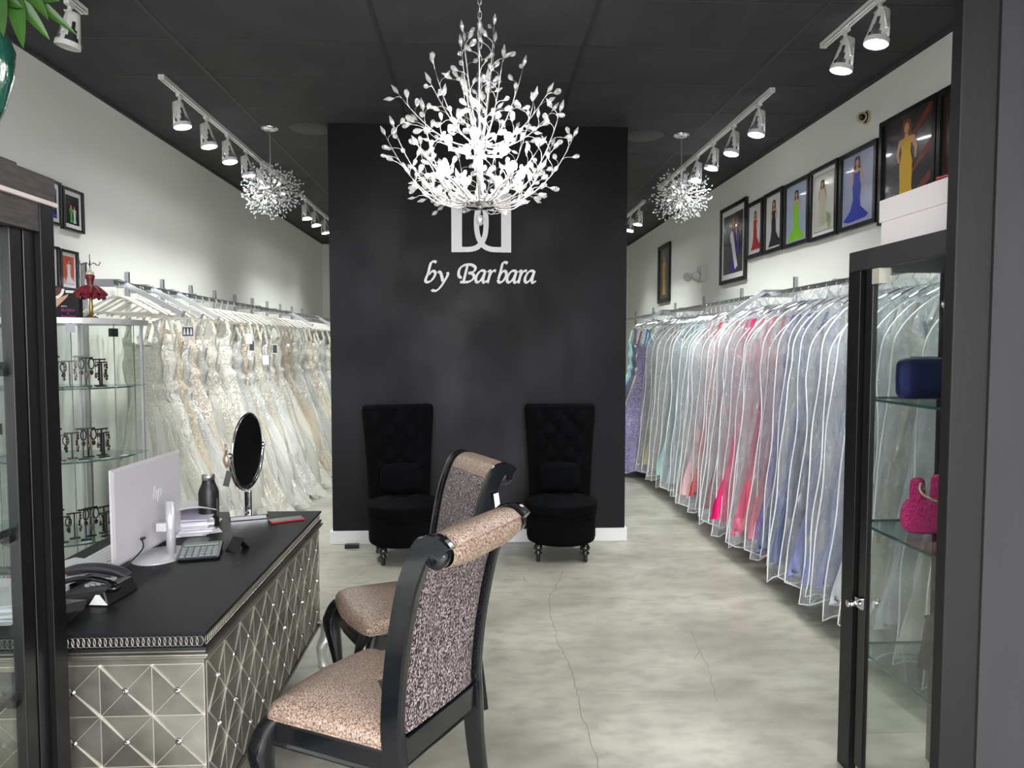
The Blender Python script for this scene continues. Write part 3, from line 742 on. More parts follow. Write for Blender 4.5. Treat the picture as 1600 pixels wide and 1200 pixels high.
def rings_along(p0, p1, axis):
    L_ = (Vector(p1) - Vector(p0)).length; n = int(L_ / .0150); d = (Vector(p1) - Vector(p0)) / n
    for i in range(n + 1):
        c = Vector(p0) + d * i; pts = []
        for k in range(12):
            a = 2 * PI * k / 12; e = .0108 * math.cos(a)
            pts.append(c + d.normalized() * e + Vector((0, 0, .0145 * math.sin(a))))
        gal.tube(pts, .0011, 4, closed=True, smooth=False)
zc = DT - .0265
rings_along((DX0 + .02, DY0 + .006, zc), (DX1 - .02, DY0 + .006, zc), 0)
rings_along((DX1 - .006, DY0 + .02, zc), (DX1 - .006, DY1 - .02, zc), 1)
gal.build('filigree_band', mat('antique_silver_wire', (188, 184, 176), .3, .85), dk)
# silver moulding and body
mo = MB()
for (z0, z1, g) in ((DT - .061, DT - .053, -.004), (DT - .071, DT - .061, .006), (DT - .078, DT - .071, 0)):
    mo.box((DX0 - g, DY0 - g, z0), (DX1 + g, DY1 + g, z1))
mo.build('silver_moulding', SILV, dk, bevel=.003)
BZ0, BZ1 = .215, DT - .078
MB().box((DX0 + .012, DY0 + .012, BZ0), (DX1 - .012, DY1 - .012, BZ1)).box((DX0 + .004, DY0 + .004, BZ0 - .012), (DX1 - .004, DY1 - .004, BZ0 + .004)).build('desk_body', SILV, dk, bevel=.002)
SQ = .148; PZ1 = BZ1 - .018
def panel(face, lattice, jewels):
    """sunken pyramid squares, raised silver lines along edges and diagonals, a crystal stud in the middle"""
    if face == 'near':
        P = lambda u, z, d: (DX1 - .012 - u, DY0 + .012 - d, z); Lh = DX1 - DX0 - .024
    else:
        P = lambda u, z, d: (DX1 - .012 + d, DY0 + .012 + u, z); Lh = DY1 - DY0 - .024
    n = int(Lh / SQ); off = (0 if face == 'near' else (Lh - n * SQ) / 2); rows = 3; SZ = (PZ1 - BZ0 - .01) / rows
    facets = MB()
    def line(a, b, w=.0011, d=.0016):
        (u0, z0), (u1, z1) = a, b; v = Vector((u1 - u0, z1 - z0)); nn = Vector((-v.y, v.x)).normalized() * w
        q = [(u0 + nn.x, z0 + nn.y), (u1 + nn.x, z1 + nn.y), (u1 - nn.x, z1 - nn.y), (u0 - nn.x, z0 - nn.y)]
        lattice.add([P(a_, b_, 0) for a_, b_ in q] + [P(a_, b_, d) for a_, b_ in q], [(4, 5, 6, 7), (0, 1, 5, 4), (1, 2, 6, 5), (2, 3, 7, 6), (3, 0, 4, 7)])
    for i in range(n):
        for j in range(rows):
            u0 = off + i * SQ; u1 = u0 + SQ; z1 = PZ1 - j * SZ; z0 = z1 - SZ; c = ((u0 + u1) / 2, (z0 + z1) / 2)
            cs = [(u0, z0), (u1, z0), (u1, z1), (u0, z1)]
            facets.add([P(a, b, .0006) for a, b in cs] + [P(*c, .0055)], [(0, 1, 4), (1, 2, 4), (2, 3, 4), (3, 0, 4)])
            line(cs[0], cs[2], .0009, .0072); line(cs[1], cs[3], .0009, .0072); line(cs[0], cs[1]); line(cs[0], cs[3])
            if i == n - 1: line(cs[1], cs[2])
            if j == 0: line(cs[3], cs[2])
            jm = MB(); pc = Vector(P(*c, .006)); dirn = (Vector(P(*c, 1)) - Vector(P(*c, 0)))
            M = Matrix.Translation(pc) @ align(dirn)
            jm.lathe([(.0105, 0), (.0100, .003), (.0075, .0045)], seg=14, M=M).lathe([(.0072, .003), (.004, .0065), (.0001, .007)], seg=8, smooth=False, M=M)
            jewels.append(jm)
    return facets
lat = MB(); jw = []
f1 = panel('near', lat, jw); f2 = panel('side', lat, jw)
f1.build('faceted_panel', SILV, dk, fixn=True); f2.build('faceted_panel', SILV, dk, fixn=True)
lat.build('silver_lines', SILL, dk)
for j in jw: j.build('crystal_stud', CHROME, dk)
# reeded cabriole legs, one at each corner
for sx, sy in ((1, 1), (1, -1), (-1, 1), (-1, -1)):
    cx = (DX1 + .0 if sx > 0 else DX0 + .0); cy = (DY1 if sy > 0 else DY0) - sy * .05
    lg = MB(); path = smooth_path([(0, 0, .235), (sx * .018, sy * .02, .225), (sx * .034, sy * .035, .19), (sx * .030, sy * .03, .15), (sx * .008, sy * .01, .10), (sx * .004, sy * .006, .05), (sx * .014, sy * .014, 0)], 5)
    R_ = [.038 if p.z > .13 else (.021 + .015 * max(0, (p.z - .06) / .07) + .008 * max(0, (.03 - p.z) / .03)) for p in path]
    k = len(path); seg = 20; vs = []
    for i, p in enumerate(path):
        for q in range(seg):
            a = 2 * PI * q / seg; r = R_[i] * (1 + (.10 * math.cos(p.z * 330) if p.z > .14 else 0)); vs.append((p.x + r * math.cos(a) + cx - sx * .004, p.y + r * math.sin(a) + cy, p.z))
    fs = [(i * seg + q, i * seg + (q + 1) % seg, (i + 1) * seg + (q + 1) % seg, (i + 1) * seg + q) for i in range(k - 1) for q in range(seg)] + [tuple(range(seg)), tuple(range((k - 1) * seg, k * seg))[::-1]]
    lg.add(vs, fs, True); lg.build('leg', mat('silver_leaf_leg', (196, 194, 188), .35, .55), dk, fixn=True)

mat('dark_chrome', (70, 70, 74), .12, 1)
# ------------------------------------------------------------------ things on the desk
SIL = mat('silver_plastic', (205, 204, 208), .32, .35)
MONB = mat('pale_monitor_shell', (196, 192, 196), .42)
mt = thing('desktop_monitor', 'white all-in-one computer seen from behind on the black desk', 'computer', (-1.255, 2.86, DT), 0)
A0, A1 = Vector((-1.325, 2.635, 0)) - Vector((-1.255, 2.86, 0)), Vector((-1.295, 3.165, 0)) - Vector((-1.255, 2.86, 0))
dirp = (A1 - A0).normalized(); nrm = Vector((dirp.y, -dirp.x, 0))
def pan(u, z, d): q = A0 + (A1 - A0) * u + nrm * d; return (q.x, q.y, z)
zb, zt = .016, .378
sh = MB()
vs = [pan(0, zb, 0), pan(1, zb, 0), pan(1, zt, 0), pan(0, zt, 0), pan(0, zb, .006), pan(1, zb, .006), pan(1, zt, .006), pan(0, zt, .006), pan(.03, zb + .012, .012), pan(.97, zb + .012, .012), pan(.97, zt - .012, .012), pan(.03, zt - .012, .012)]
sh.add(vs, [(0, 1, 5, 4), (1, 2, 6, 5), (2, 3, 7, 6), (3, 0, 4, 7), (4, 5, 9, 8), (5, 6, 10, 9), (6, 7, 11, 10), (7, 4, 8, 11), (8, 9, 10, 11), (3, 2, 1, 0)])
sh.build('shell', MONB, mt, bevel=.003, fixn=True)
MB().add([pan(.02, zb + .02, -.001), pan(.98, zb + .02, -.001), pan(.98, zt - .01, -.001), pan(.02, zt - .01, -.001)], [(3, 2, 1, 0)]).build('screen', mat('dark_screen', (20, 22, 26), .15), mt)
MB().lathe([(0, 0), (.118, 0), (.12, .003), (.118, .006), (.02, .011), (0, .011)], seg=40, M=Matrix.Translation((.01, .0, 0)) @ Matrix.Scale(1.12, 4, (0, 1, 0)) @ Matrix.Scale(.86, 4, (1, 0, 0))).build('foot', SIL, mt)
MB().tube([(.045, .012, .008), (.045, .012, .215)], .0175, 20).build('stand_post', SIL, mt)
MB().box((.0, -.02, .10), (.04, .03, .135)).build('arm', MONB, mt, bevel=.004)
MB().box((-.030, -.085, .087), (-.018, -.062, .094)).tube(smooth_path([(-.024, -.083, .09), (-.012, -.10, .062), (-.03, -.14, .03), (-.05, -.20, .006), (-.075, -.235, .004)], 5), .0028, 6).build('power_cable', BLACKP, mt)
# faint slanted maker's mark
def text_obj(body, size, m, loc, rot, name, parent=None, extr=.0004, shear=0.0, space=1.0):
    cu = bpy.data.curves.new(name, 'FONT'); cu.body = body; cu.size = size; cu.extrude = extr; cu.shear = shear; cu.align_x = 'CENTER'; cu.align_y = 'CENTER'; cu.space_character = space
    tmp = bpy.data.objects.new('lettering_source', cu); COL.objects.link(tmp)
    me = bpy.data.meshes.new_from_object(tmp.evaluated_get(bpy.context.evaluated_depsgraph_get())); bpy.data.objects.remove(tmp); me.materials.clear(); me.materials.append(m)
    o = bpy.data.objects.new(name, me); COL.objects.link(o); o.location = loc; o.rotation_euler = rot
    if parent is not None: o.parent = parent
    return o
az = math.atan2(dirp.y, dirp.x)
text_obj('hp', .075, mat('pale_logo', (232, 230, 235), .15), pan(.6, .235, .0125), (PI / 2, 0, az), 'logo', mt, shear=.3)
# keyboard behind the monitor
kb = thing('keyboard', 'white keyboard behind the computer', 'keyboard', (-1.445, 2.83, DT), 0)
MB().box((-.06, -.215, 0), (.06, .215, .012)).build('case', WHITEP, kb, bevel=.003)
km = MB()
for i in range(5):
    for j in range(18): km.box((-.052 + i * .0215, -.208 + j * .0232, .012), (-.052 + i * .0215 + .018, -.208 + j * .0232 + .019, .0165))
km.build('keys', mat('white_keys', (222, 222, 224), .5), kb)
# black office telephone on its foot, handset side towards the room
ph = thing('desk_telephone', 'black office telephone near the front left of the desk', 'telephone', (-1.262, 2.40, DT), math.radians(-6)); ph.scale = (.84, .84, .8)
MB().add([(-.12, -.10, 0), (.12, -.10, 0), (.12, .10, 0), (-.12, .10, 0), (-.11, -.09, .025), (.10, -.09, .06), (.10, .09, .06), (-.11, .09, .025)], [(3, 2, 1, 0), (4, 5, 6, 7), (0, 1, 5, 4), (1, 2, 6, 5), (2, 3, 7, 6), (3, 0, 4, 7)]).build('base', BLACKP, ph, bevel=.006)
MB().tube(smooth_path([(-.11, -.06, .055), (-.09, -.06, .078), (0, -.06, .098), (.09, -.06, .088), (.125, -.06, .062)], 6), [.017] * 4 + [.013] * 17 + [.018] * 4, 12, flat=.8).ball((-.105, -.06, .052), .026, 12, 8, sc3=(1, 1, .7)).ball((.118, -.06, .062), .026, 12, 8, sc3=(1, 1, .7)).build('handset', mat('gloss_black_plastic', (14, 14, 15), .12), ph)
pk = MB()
for i in range(4):
    for j in range(3): pk.box((-.04 + i * .024, .0 + j * .024, .040 + i * .004), (-.022 + i * .024, .018 + j * .024, .050 + i * .004))
pk.build('keypad', mat('grey_keys', (170, 172, 176), .5), ph)
MB().add([(.045, -.101, .005), (.115, -.101, .005), (.085, -.101, .045), (.07, -.101, .045), (.045, -.098, .005), (.115, -.098, .005), (.085, -.098, .045), (.07, -.098, .045)], [(0, 1, 2, 3), (4, 7, 6, 5), (0, 4, 5, 1), (1, 5, 6, 2), (2, 6, 7, 3), (3, 7, 4, 0)]).build('side_plate', WHITEP, ph)
MB().box((-.10, -.1015, .004), (.03, -.099, .026)).build('label_strip', mat('grey_label', (120, 122, 126), .4), ph)
# second black curved phone/headset cradle behind
hb = MB().tube(smooth_path([(-.15, 0, .02), (-.08, 0, .045), (0, 0, .05), (.07, 0, .038), (.10, 0, .018)], 6), .022, 12, flat=.8).box((-.14, -.03, 0), (.09, .03, .02))
o = hb.build('card_terminal', mat('dark_grey_plastic', (52, 52, 56), .3), loc=(-1.32, 2.55, DT)); o.rotation_euler.z = -.1
tag(o, 'dark grey curved payment terminal behind the black telephone', 'payment terminal')
# card holder wedge in front
cw = thing('card_holder', 'black slanted card holder in front of the telephone beside the frame post', 'card holder', (-1.262, 2.19, DT), math.radians(20)); cw.scale = (.8, .8, .72)
MB().add([(-.09, -.04, 0), (.05, -.04, 0), (.05, .05, 0), (-.09, .05, 0), (-.09, -.045, .02), (.095, -.045, .055), (.095, .045, .062), (-.09, .045, .035)], [(3, 2, 1, 0), (4, 5, 6, 7), (0, 1, 5, 4), (1, 2, 6, 5), (2, 3, 7, 6), (3, 0, 4, 7)]).build('stand', BLACKP, cw, bevel=.003)
for i in range(3): MB().box((-.075 + i * .03, -.04, .035 + i * .007), (-.055 + i * .03, .03, .05 + i * .007)).build('card', PAPER, cw)
# calculator
ca = thing('calculator', 'black desk calculator with grey keys right of the computer foot', 'calculator', (-1.085, 2.86, DT), math.radians(14))
MB().add([(-.075, -.075, 0), (.065, -.075, 0), (.065, .085, 0), (-.075, .085, 0), (-.085, -.08, .014), (.07, -.08, .014), (.07, .09, .032), (-.085, .09, .032)], [(3, 2, 1, 0), (4, 5, 6, 7), (0, 1, 5, 4), (1, 2, 6, 5), (2, 3, 7, 6), (3, 0, 4, 7)]).build('case', BLACKP, ca, bevel=.003)
kk = MB()
for i in range(6):
    for j in range(4):
        y = -.068 + j * .026; kk.box((-.073 + i * .023, y, .014 + (y + .08) * .106), (-.056 + i * .023, y + .018, .021 + (y + .08) * .106))
kk.build('keys', mat('grey_calc_keys', (120, 124, 126), .4), ca)
MB().box((-.07, .045, .028), (.055, .08, .0345)).build('display', mat('lcd_grey', (130, 140, 134), .2), ca)
# phone stand
ps = thing('phone_stand', 'small black folding phone stand in the middle of the desk', 'phone stand', (-.975, 2.92, DT), math.radians(-30))
MB().add([(-.03, -.03, 0), (.03, -.03, 0), (.03, -.024, 0), (-.03, -.024, 0), (-.03, .012, .055), (.03, .012, .055), (.03, .018, .052), (-.03, .018, .052)], [(3, 2, 1, 0), (4, 5, 6, 7), (0, 1, 5, 4), (1, 2, 6, 5), (2, 3, 7, 6), (3, 0, 4, 7)]).build('front_plate', BLACKP, ps, bevel=.002)
MB().add([(-.02, .05, 0), (.02, .05, 0), (.02, .055, 0), (-.02, .055, 0), (-.02, .008, .045), (.02, .008, .045), (.02, .014, .045), (-.02, .014, .045)], [(3, 2, 1, 0), (4, 5, 6, 7), (0, 1, 5, 4), (1, 2, 6, 5), (2, 3, 7, 6), (3, 0, 4, 7)]).build('rear_strut', BLACKP, ps)
tag(MB().box((-.045, -.035, 0), (.045, .035, .012)).add([(-.045, -.035, .012), (.045, -.035, .012), (.045, .035, .022), (-.045, .035, .022)], [(0, 1, 2, 3)]).build('card_tray', BLACKP, loc=(-1.17, 3.02, DT)), 'small flat black tray behind the computer foot', 'tray')
# bottle
bo = thing('water_bottle', 'matte black steel water bottle standing beside the papers', 'bottle', (-1.215, 3.29, DT))
MB().lathe([(0, .012), (.043, .012), (.0435, .02), (.0435, .165), (.040, .18), (.029, .205), (.0265, .215), (.0265, .222)], seg=32).build('body', mat('matte_black_bottle', (20, 20, 22), .4), bo)
MB().lathe([(0, 0), (.0425, 0), (.043, .003), (.043, .012)], seg=32).build('base_ring', STEEL, bo)
MB().lathe([(.0265, .222), (.028, .223), (.028, .243), (.026, .246), (0, .246)], seg=32).build('cap', STEEL, bo)
MB().add([(.0405, -.016, .06), (.0423, -.0105, .06), (.0423, -.0105, .14), (.0405, -.016, .14)], [(0, 1, 2, 3)]).build('side_print', mat('grey_print', (110, 112, 118), .4), bo)
# round mirror on chrome U bracket
mr = thing('vanity_mirror', 'round chrome table mirror seen from its black back on a square base', 'mirror', (-1.11, 3.51, DT), 0)
MB().box((-.085, -.075, 0), (.085, .075, .022)).build('base', CHROME, mr, bevel=.003).rotation_euler.z = .35
MB().box((-.014, -.012, .02), (.014, .012, .125)).lathe([(.02, .02), (.012, .03)], seg=12).build('stem', CHROME, mr, bevel=.002)
ang = math.radians(68); R1 = .198; cz = .325
ax = Vector((.078, .997, 0))   # pivot axis in plan
br = []
for i in range(19):
    a = PI + PI * i / 18; br.append(Vector((0, 0, cz)) + ax * (R1 * math.cos(a)) + Vector((0, 0, R1 * math.sin(a) * .93)))
MB().tube(br, .0115, 10, flat=.7).build('bracket', CHROME, mr)
for s in (-1, 1): MB().ball(Vector((0, 0, cz)) + ax * (R1 * s), .014, 12, 8).build('pivot_knob', CHROME, mr)
Mx = Matrix.Translation((0, 0, cz)) @ rotz(math.atan2(ax.y, ax.x)) @ Matrix.Rotation(.04, 4, 'X')
dsc = MB(); dsc.lathe([(0, -.006), (.168, -.006), (.174, -.004)], seg=48, M=Mx @ Matrix.Rotation(PI / 2, 4, 'X')); dsc.lathe([(0, .006), (.168, .006), (.174, .004)], seg=48, M=Mx @ Matrix.Rotation(PI / 2, 4, 'X'))
dsc.build('mirror_disc', mat('mirror_black_back', (5, 5, 6), .6, spec=.1), mr)
MB().tube([Mx @ Vector((.174 * math.cos(2 * PI * i / 48), 0, .174 * math.sin(2 * PI * i / 48))) for i in range(48)], .0065, 8, closed=True).build('rim', CHROME, mr)
# ornaments hooked on the bracket
hk = Vector((-1.11, 3.51, DT + cz)) + ax * -R1
o = MB().ball((0, 0, 0), .026, 14, 10, sc3=(.5, .35, 1.1)).tube([(0, 0, .028), (0, 0, .075)], .006, 6).tube([(.013 * math.cos(a) * 1.1, 0, .032 * math.sin(a)) for a in [2 * PI * i / 16 for i in range(16)]], .003, 5, closed=True).build('hair_ornament', mat('rose_brass', (168, 150, 138), .3, .6), loc=(0, 0, 0))
hkp = hk
o.location = hkp + Vector((-.012, -.012, -.02)); tag(o, 'small oval hair ornament hooked on the side of the table mirror', 'hair ornament')
o = MB().box((-.012, -.004, -.035), (.014, .004, .035)).build('black_hang_tag', BLACKP, loc=hkp + Vector((-.008, -.014, -.10))); o.rotation_euler = (0, .25, .3); tag(o, 'small black card tag dangling at the side of the table mirror', 'tag')
# smartphone
sp = thing('smartphone', 'smartphone in a red case lying on the far right corner of the desk', 'phone', (-.905, 3.42, DT), math.radians(-62))
MB().box((-.038, -.078, 0), (.038, .078, .009)).build('case', mat('red_case', (150, 22, 34), .35), sp, bevel=.004)
MB().box((-.034, -.074, .0088), (.034, .074, .0094)).build('screen', mat('phone_screen', (150, 152, 156), .08, .5), sp)
# paper piles
random.seed(21)
def paper_pile(loc, n, label, tint, spread=.02, w=.21, h=.28, rz=0, grp='paper piles on the desk'):
    t = thing('paper_pile', label, 'papers', loc, rz, grp); z = 0
    for i in range(n):
        th = random.choice((.002, .004, .009)); m = PAPER if i % 3 else tint
        s = MB().box((-w / 2, -h / 2, z), (w / 2, h / 2, z + th)).build('sheet', m, t)
        s.location = (random.uniform(-spread, spread), random.uniform(-spread, spread), 0); s.rotation_euler.z = random.uniform(-.22, .22); z += th + .0004
    return z
KRAFT = mat('kraft_paper', (172, 138, 98), .8); PINKP = mat('printed_paper', (214, 208, 224), .7)
z1 = paper_pile((-1.31, 3.28, DT), 16, 'tall pile of papers between the computer and the black bottle', PINKP, .02, rz=.3)
o = MB().grid(lambda u, v: ((u - .5) * .22, (v - .5) * .29, .025 * math.sin(u * 3) + .012 * math.cos(v * 4)), 10, 10).build('curled_sheet', PAPER, loc=(-1.31, 3.27, DT + z1 + .014)); o.rotation_euler.z = .5
tag(o, 'curled white sheet on top of the tall paper pile', 'paper')
o = MB().box((-.10, -.09, 0), (.10, .09, .02)).build('envelope', KRAFT, loc=(-1.45, 3.42, DT)); tag(o, 'thick tan paper envelope behind the tall paper pile', 'envelope')
paper_pile((-1.46, 2.30, DT), 12, 'spread pile of white forms on the near left of the desk seen through the glass', PINKP, .03, rz=.1)
paper_pile((-1.49, 2.60, DT), 5, 'white sheets lying behind the spread forms on the left of the desk', PAPER, .02, rz=-.2)
o = MB().box((-.0015, -.0015, 0), (.0, .0, .0)).box((-.09, -.0025, 0), (.09, .0025, .003)).build('pink_pen', mat('pink_plastic', (214, 70, 110), .4), loc=(-1.42, 2.36, DT + .082)); o.rotation_euler.z = .1
tag(o, 'thin pink pen lying on the spread white forms', 'pen')
# black swivel chair behind the desk
oc = thing('office_chair', 'black swivel chair behind the desk seen through the left glass', 'office chair', (-2.02, 2.75, 0), math.radians(-80))
MB().lathe([(0, .42), (.2, .42), (.24, .45), (.24, .48), (.2, .50), (0, .505)], seg=28).build('seat', mat('black_mesh_fabric', (30, 30, 33), .7), oc)
MB().grid(lambda u, v: ((u - .5) * .44, -.23 - .05 * math.cos((u - .5) * 2.4), .56 + v * .40), 12, 8).grid(lambda u, v: ((.5 - u) * .44, -.265 - .05 * math.cos((u - .5) * 2.4), .56 + v * .40), 12, 8).build('backrest', mat('black_mesh_fabric'), oc)
for s in (-1, 1): MB().tube(smooth_path([(s * .22, -.1, .47), (s * .28, -.06, .56), (s * .28, 0, .66), (s * .27, .15, .67)], 5), .018, 8).build('armrest', BLACKP, oc)
MB().tube([(0, 0, .08), (0, 0, .43)], .028, 12).build('gas_lift', BLACKP, oc)
for i in range(5):
    a = 2 * PI * i / 5; MB().tube([(0, 0, .10), (.28 * math.cos(a), .28 * math.sin(a), .065)], .018, 8).ball((.28 * math.cos(a), .28 * math.sin(a), .03), .03, 10, 8).build('caster_leg', BLACKP, oc)
# power adapter on the floor by the feature wall
pa = thing('power_adapter', 'black power adapter with a thin cable on the floor by the black wall', 'power adapter', (-1.0, 5.70, 0), .05)
MB().box((-.055, -.025, 0), (.055, .025, .032)).build('brick', BLACKP, pa, bevel=.004)
MB().tube(smooth_path([(.055, 0, .012), (.12, -.02, .003), (.2, -.09, .003), (.1, -.13, .003), (-.05, -.09, .003), (-.16, -.05, .003)], 5), .002, 5).build('cable', mat('white_cable', (200, 200, 196), .5), pa)
# ------------------------------------------------------------------ wall hang rails
def standards(x, ys, side, ztop):
    for i, y in enumerate(ys):
        o = MB().box((-.013, -.013, 0), (.013, .013, ztop)).build('slotted_standard', STEEL, loc=(x, y, 0.0))
        tag(o, f'{ordn(i)} slotted steel upright from the near end of the {side} wall above the garments', 'wall upright', f'slotted uprights on the {side} wall')
standards(XL + .013, [4.99 + .6 * k for k in range(11)], 'left', 2.15)
standards(XR - .013, [3.42] + [4.62 + 1.2 * k for k in range(7)], 'right', 2.16)
def hang_rail(x, y0, y1, xw, ys, label):
    t = thing('hang_rail', label, 'clothes rail', (x, y0, 2.005), 0, 'steel hang rails')
    MB().box((-.006, 0, -.016), (.006, y1 - y0, .016)).build('rail', STEEL, t)
    for y in ys: MB().box((min(0, xw - x), y - y0 - .005, -.012), (max(0, xw - x), y - y0 + .005, .028)).build('rail_bracket', STEEL, t)
hang_rail(-2.35, 4.80, 12.3, XL + .02, [4.99 + .6 * k for k in range(12)], 'steel rail along the left wall carrying the wedding dresses')
hang_rail(2.30, 2.90, 12.3, XR - .02, [3.42] + [4.62 + 1.2 * k for k in range(6)], 'steel rail along the right wall carrying the bagged gowns')
def face_out(xw, y, x0, x1, z1, label, grp):
    t = thing('faceout_arm', label, 'display arm', (xw, y, 2.03), 0, grp)
    MB().box((min(0, x0 - xw), -.009, -.014), (max(0, x0 - xw), .009, .014)).build('bracket', STEEL, t)
    s = 1 if x1 > x0 else -1; a = Vector((x0 - xw, 0, 0)); b = Vector((x1 - xw, 0, z1 - 2.03)); d = (b - a); L_ = d.length
    M = Matrix.Translation(a) @ align(d)
    mb = MB().box((-.017, -.010, 0), (.017, .010, L_), M=M)
    mb.build('arm', SATIN, t); MB().box((-.024, -.011, L_), (.017, .011, L_ + .012), M=M).build('end_stop', STEEL, t)
    pm = MB()
    for k in range(6): pm.tube([M @ Vector((-.017 * s * -1 * 1, 0, L_ * (k + .5) / 6)), M @ Vector((.026 * s * -1, 0, L_ * (k + .5) / 6))], .004, 6)
    pm.build('pegs', STEEL, t)
for i, (y, x1) in enumerate(((4.99, -1.99), (5.40, -2.02), (5.85, -2.06))):
    face_out(XL + .026, y, -2.40, x1, 1.815, ['nearest', 'second', 'third'][i] + ' slanted steel face-out arm over the wedding dresses from the near end', 'face-out arms on the left')
for y in (9.3, 10.9): face_out(XL + .026, y, -2.40, -2.1, 1.86, ('farther' if y < 10 else 'farthest') + ' small slanted steel arm over the wedding dresses near the black wall', 'face-out arms on the left')
face_out(XR - .026, 5.68, 2.27, 1.98, 1.83, 'slanted steel face-out arm above the pink bagged gowns', 'face-out arms on the right')
face_out(XR - .026, 8.9, 2.27, 2.02, 1.84, 'slanted steel face-out arm near the lavender gown', 'face-out arms on the right')

# ------------------------------------------------------------------ garments
def gown_mesh(seed, top=1.62, lumpk=1.0, flare=.32, waist=.12, thick=.075, straps=True, folds=9, hemz=.07, side=1, wide=True):
    """hanging gown in local coords: u across (x), thin in y, hook at z=2.0; side=+1 flares toward +x"""
    rnd = random.Random(seed); NT, NS = 44, 84
    ph = [rnd.uniform(0, 6.28) for _ in range(6)]
    def fn(u, v):
        z = top + (hemz - top) * v
        if v < .10: w = .155 - .02 * math.sin(v / .1 * PI); th = .035 + .02 * v / .1
        elif v < .26: q = (v - .10) / .16; w = .155 + (waist - .155) * math.sin(q * PI / 2); th = .055
        else:
            q = (v - .26) / .74; w = waist + (flare - waist) * q ** .72; th = .055 + (thick - .055) * q
        a = 2 * PI * u; cx, cy = math.cos(a), math.sin(a)
        fd = max(0, v - .22); amp = min(1, fd * 1.9)
        f = 1 + amp * (.13 * math.cos(folds * a + ph[0] + 1.2 * v) + .09 * math.cos((folds * 2 - 3) * a + ph[1] + 2 * v) + .05 * math.cos((folds * 3 + 1) * a + ph[2]) + .05 * math.sin(v * 16 + 3 * a + ph[5]) * (v > .3)) + (.10 * max(0, v - .86) / .14 * math.cos(19 * a + ph[4]))
        lump = lumpk * .018 * math.sin(z * 9 + ph[3] + cx * 2) * amp
        x = w * f * math.copysign(abs(cx) ** .85, cx) + side * (.05 * max(0, v - .3) ** 1.5)
        y = th * (1 + .8 * (f - 1) * 2.2) * math.copysign(abs(cy) ** .7, cy) + lump
        x = x * (1.28 if x * side > 0 else .66) if (v > .2 and wide) else x
        if v > .97: z += .02 * math.sin(folds * a + ph[4])
        if v < .02: z += .035 * (abs(cx) ** 2) - (.05 if cy < 0 else .02) * (1 - abs(cx) ** 2)
        return (x, y, z)
    mb = MB(); mb.grid(fn, NS, NT, True, True)
    for s in (-1, 1):
        if straps: mb.grid(lambda u, v: (s * (.135 - .045 * v + .014 * math.cos(2 * PI * u)), .006 * math.sin(2 * PI * u), top + .01 + (1.80 - top) * v), 8, 4, True, True)
    return mb
def lace_material(name, rgb, rgb2, glitter=.5, sc_=30):
    m = bpy.data.materials.new(name); m.use_nodes = True; nt = m.node_tree; N = nt.nodes; L = nt.links; b = N['Principled BSDF']
    tc = N.new('ShaderNodeTexCoord'); mp = N.new('ShaderNodeMapping'); mp.inputs['Scale'].default_value = (sc_, sc_, sc_ * .8); L.new(tc.outputs['Object'], mp.inputs[0])
    mp2 = N.new('ShaderNodeMapping'); mp2.inputs['Scale'].default_value = (4, 4, 2.2); L.new(tc.outputs['Object'], mp2.inputs[0])
    n = N.new('ShaderNodeTexNoise'); n.inputs['Scale'].default_value = 1; n.inputs['Detail'].default_value = 3; n.inputs['Distortion'].default_value = 1.5; L.new(mp.outputs[0], n.inputs['Vector'])
    n2 = N.new('ShaderNodeTexNoise'); n2.inputs['Scale'].default_value = 1; n2.inputs['Detail'].default_value = 5; L.new(mp2.outputs[0], n2.inputs['Vector'])
    mx = N.new('ShaderNodeMix'); mx.data_type = 'RGBA'; mx.inputs['A'].default_value = (*lin(rgb), 1); mx.inputs['B'].default_value = (*lin(rgb2), 1)
    mr = N.new('ShaderNodeMapRange'); mr.inputs['From Min'].default_value = .42; mr.inputs['From Max'].default_value = .58; L.new(n.outputs['Fac'], mr.inputs['Value'])
    mr2 = N.new('ShaderNodeMapRange'); mr2.inputs['From Min'].default_value = .38; mr2.inputs['From Max'].default_value = .62; L.new(n2.outputs['Fac'], mr2.inputs['Value'])
    mu = N.new('ShaderNodeMath'); mu.operation = 'MULTIPLY'; L.new(mr.outputs[0], mu.inputs[0]); L.new(mr2.outputs[0], mu.inputs[1]); L.new(mu.outputs[0], mx.inputs['Factor'])
    L.new(mx.outputs['Result'], b.inputs['Base Color'])
    bp = N.new('ShaderNodeBump'); bp.inputs['Strength'].default_value = .9; bp.inputs['Distance'].default_value = .015; L.new(mu.outputs[0], bp.inputs['Height']); L.new(bp.outputs[0], b.inputs['Normal'])
    vo = N.new('ShaderNodeTexVoronoi'); vo.inputs['Scale'].default_value = 170; L.new(tc.outputs['Object'], vo.inputs['Vector'])
    g = N.new('ShaderNodeMath'); g.operation = 'GREATER_THAN'; g.inputs[1].default_value = 1 - glitter * .16
    sx = N.new('ShaderNodeSeparateColor'); L.new(vo.outputs['Color'], sx.inputs[0]); L.new(sx.outputs[0], g.inputs[0])
    sm = N.new('ShaderNodeMix'); sm.data_type = 'RGBA'; sm.inputs['B'].default_value = (.95, .95, .95, 1); L.new(g.outputs[0], sm.inputs['Factor']); L.new(mx.outputs['Result'], sm.inputs['A']); L.new(sm.outputs['Result'], b.inputs['Base Color'])
    rr = N.new('ShaderNodeMapRange'); rr.inputs['To Min'].default_value = .72; rr.inputs['To Max'].default_value = .22; L.new(g.outputs[0], rr.inputs['Value']); L.new(rr.outputs[0], b.inputs['Roughness'])
    b.inputs['Sheen Weight'].default_value = .1
    MATS[name] = m; return m
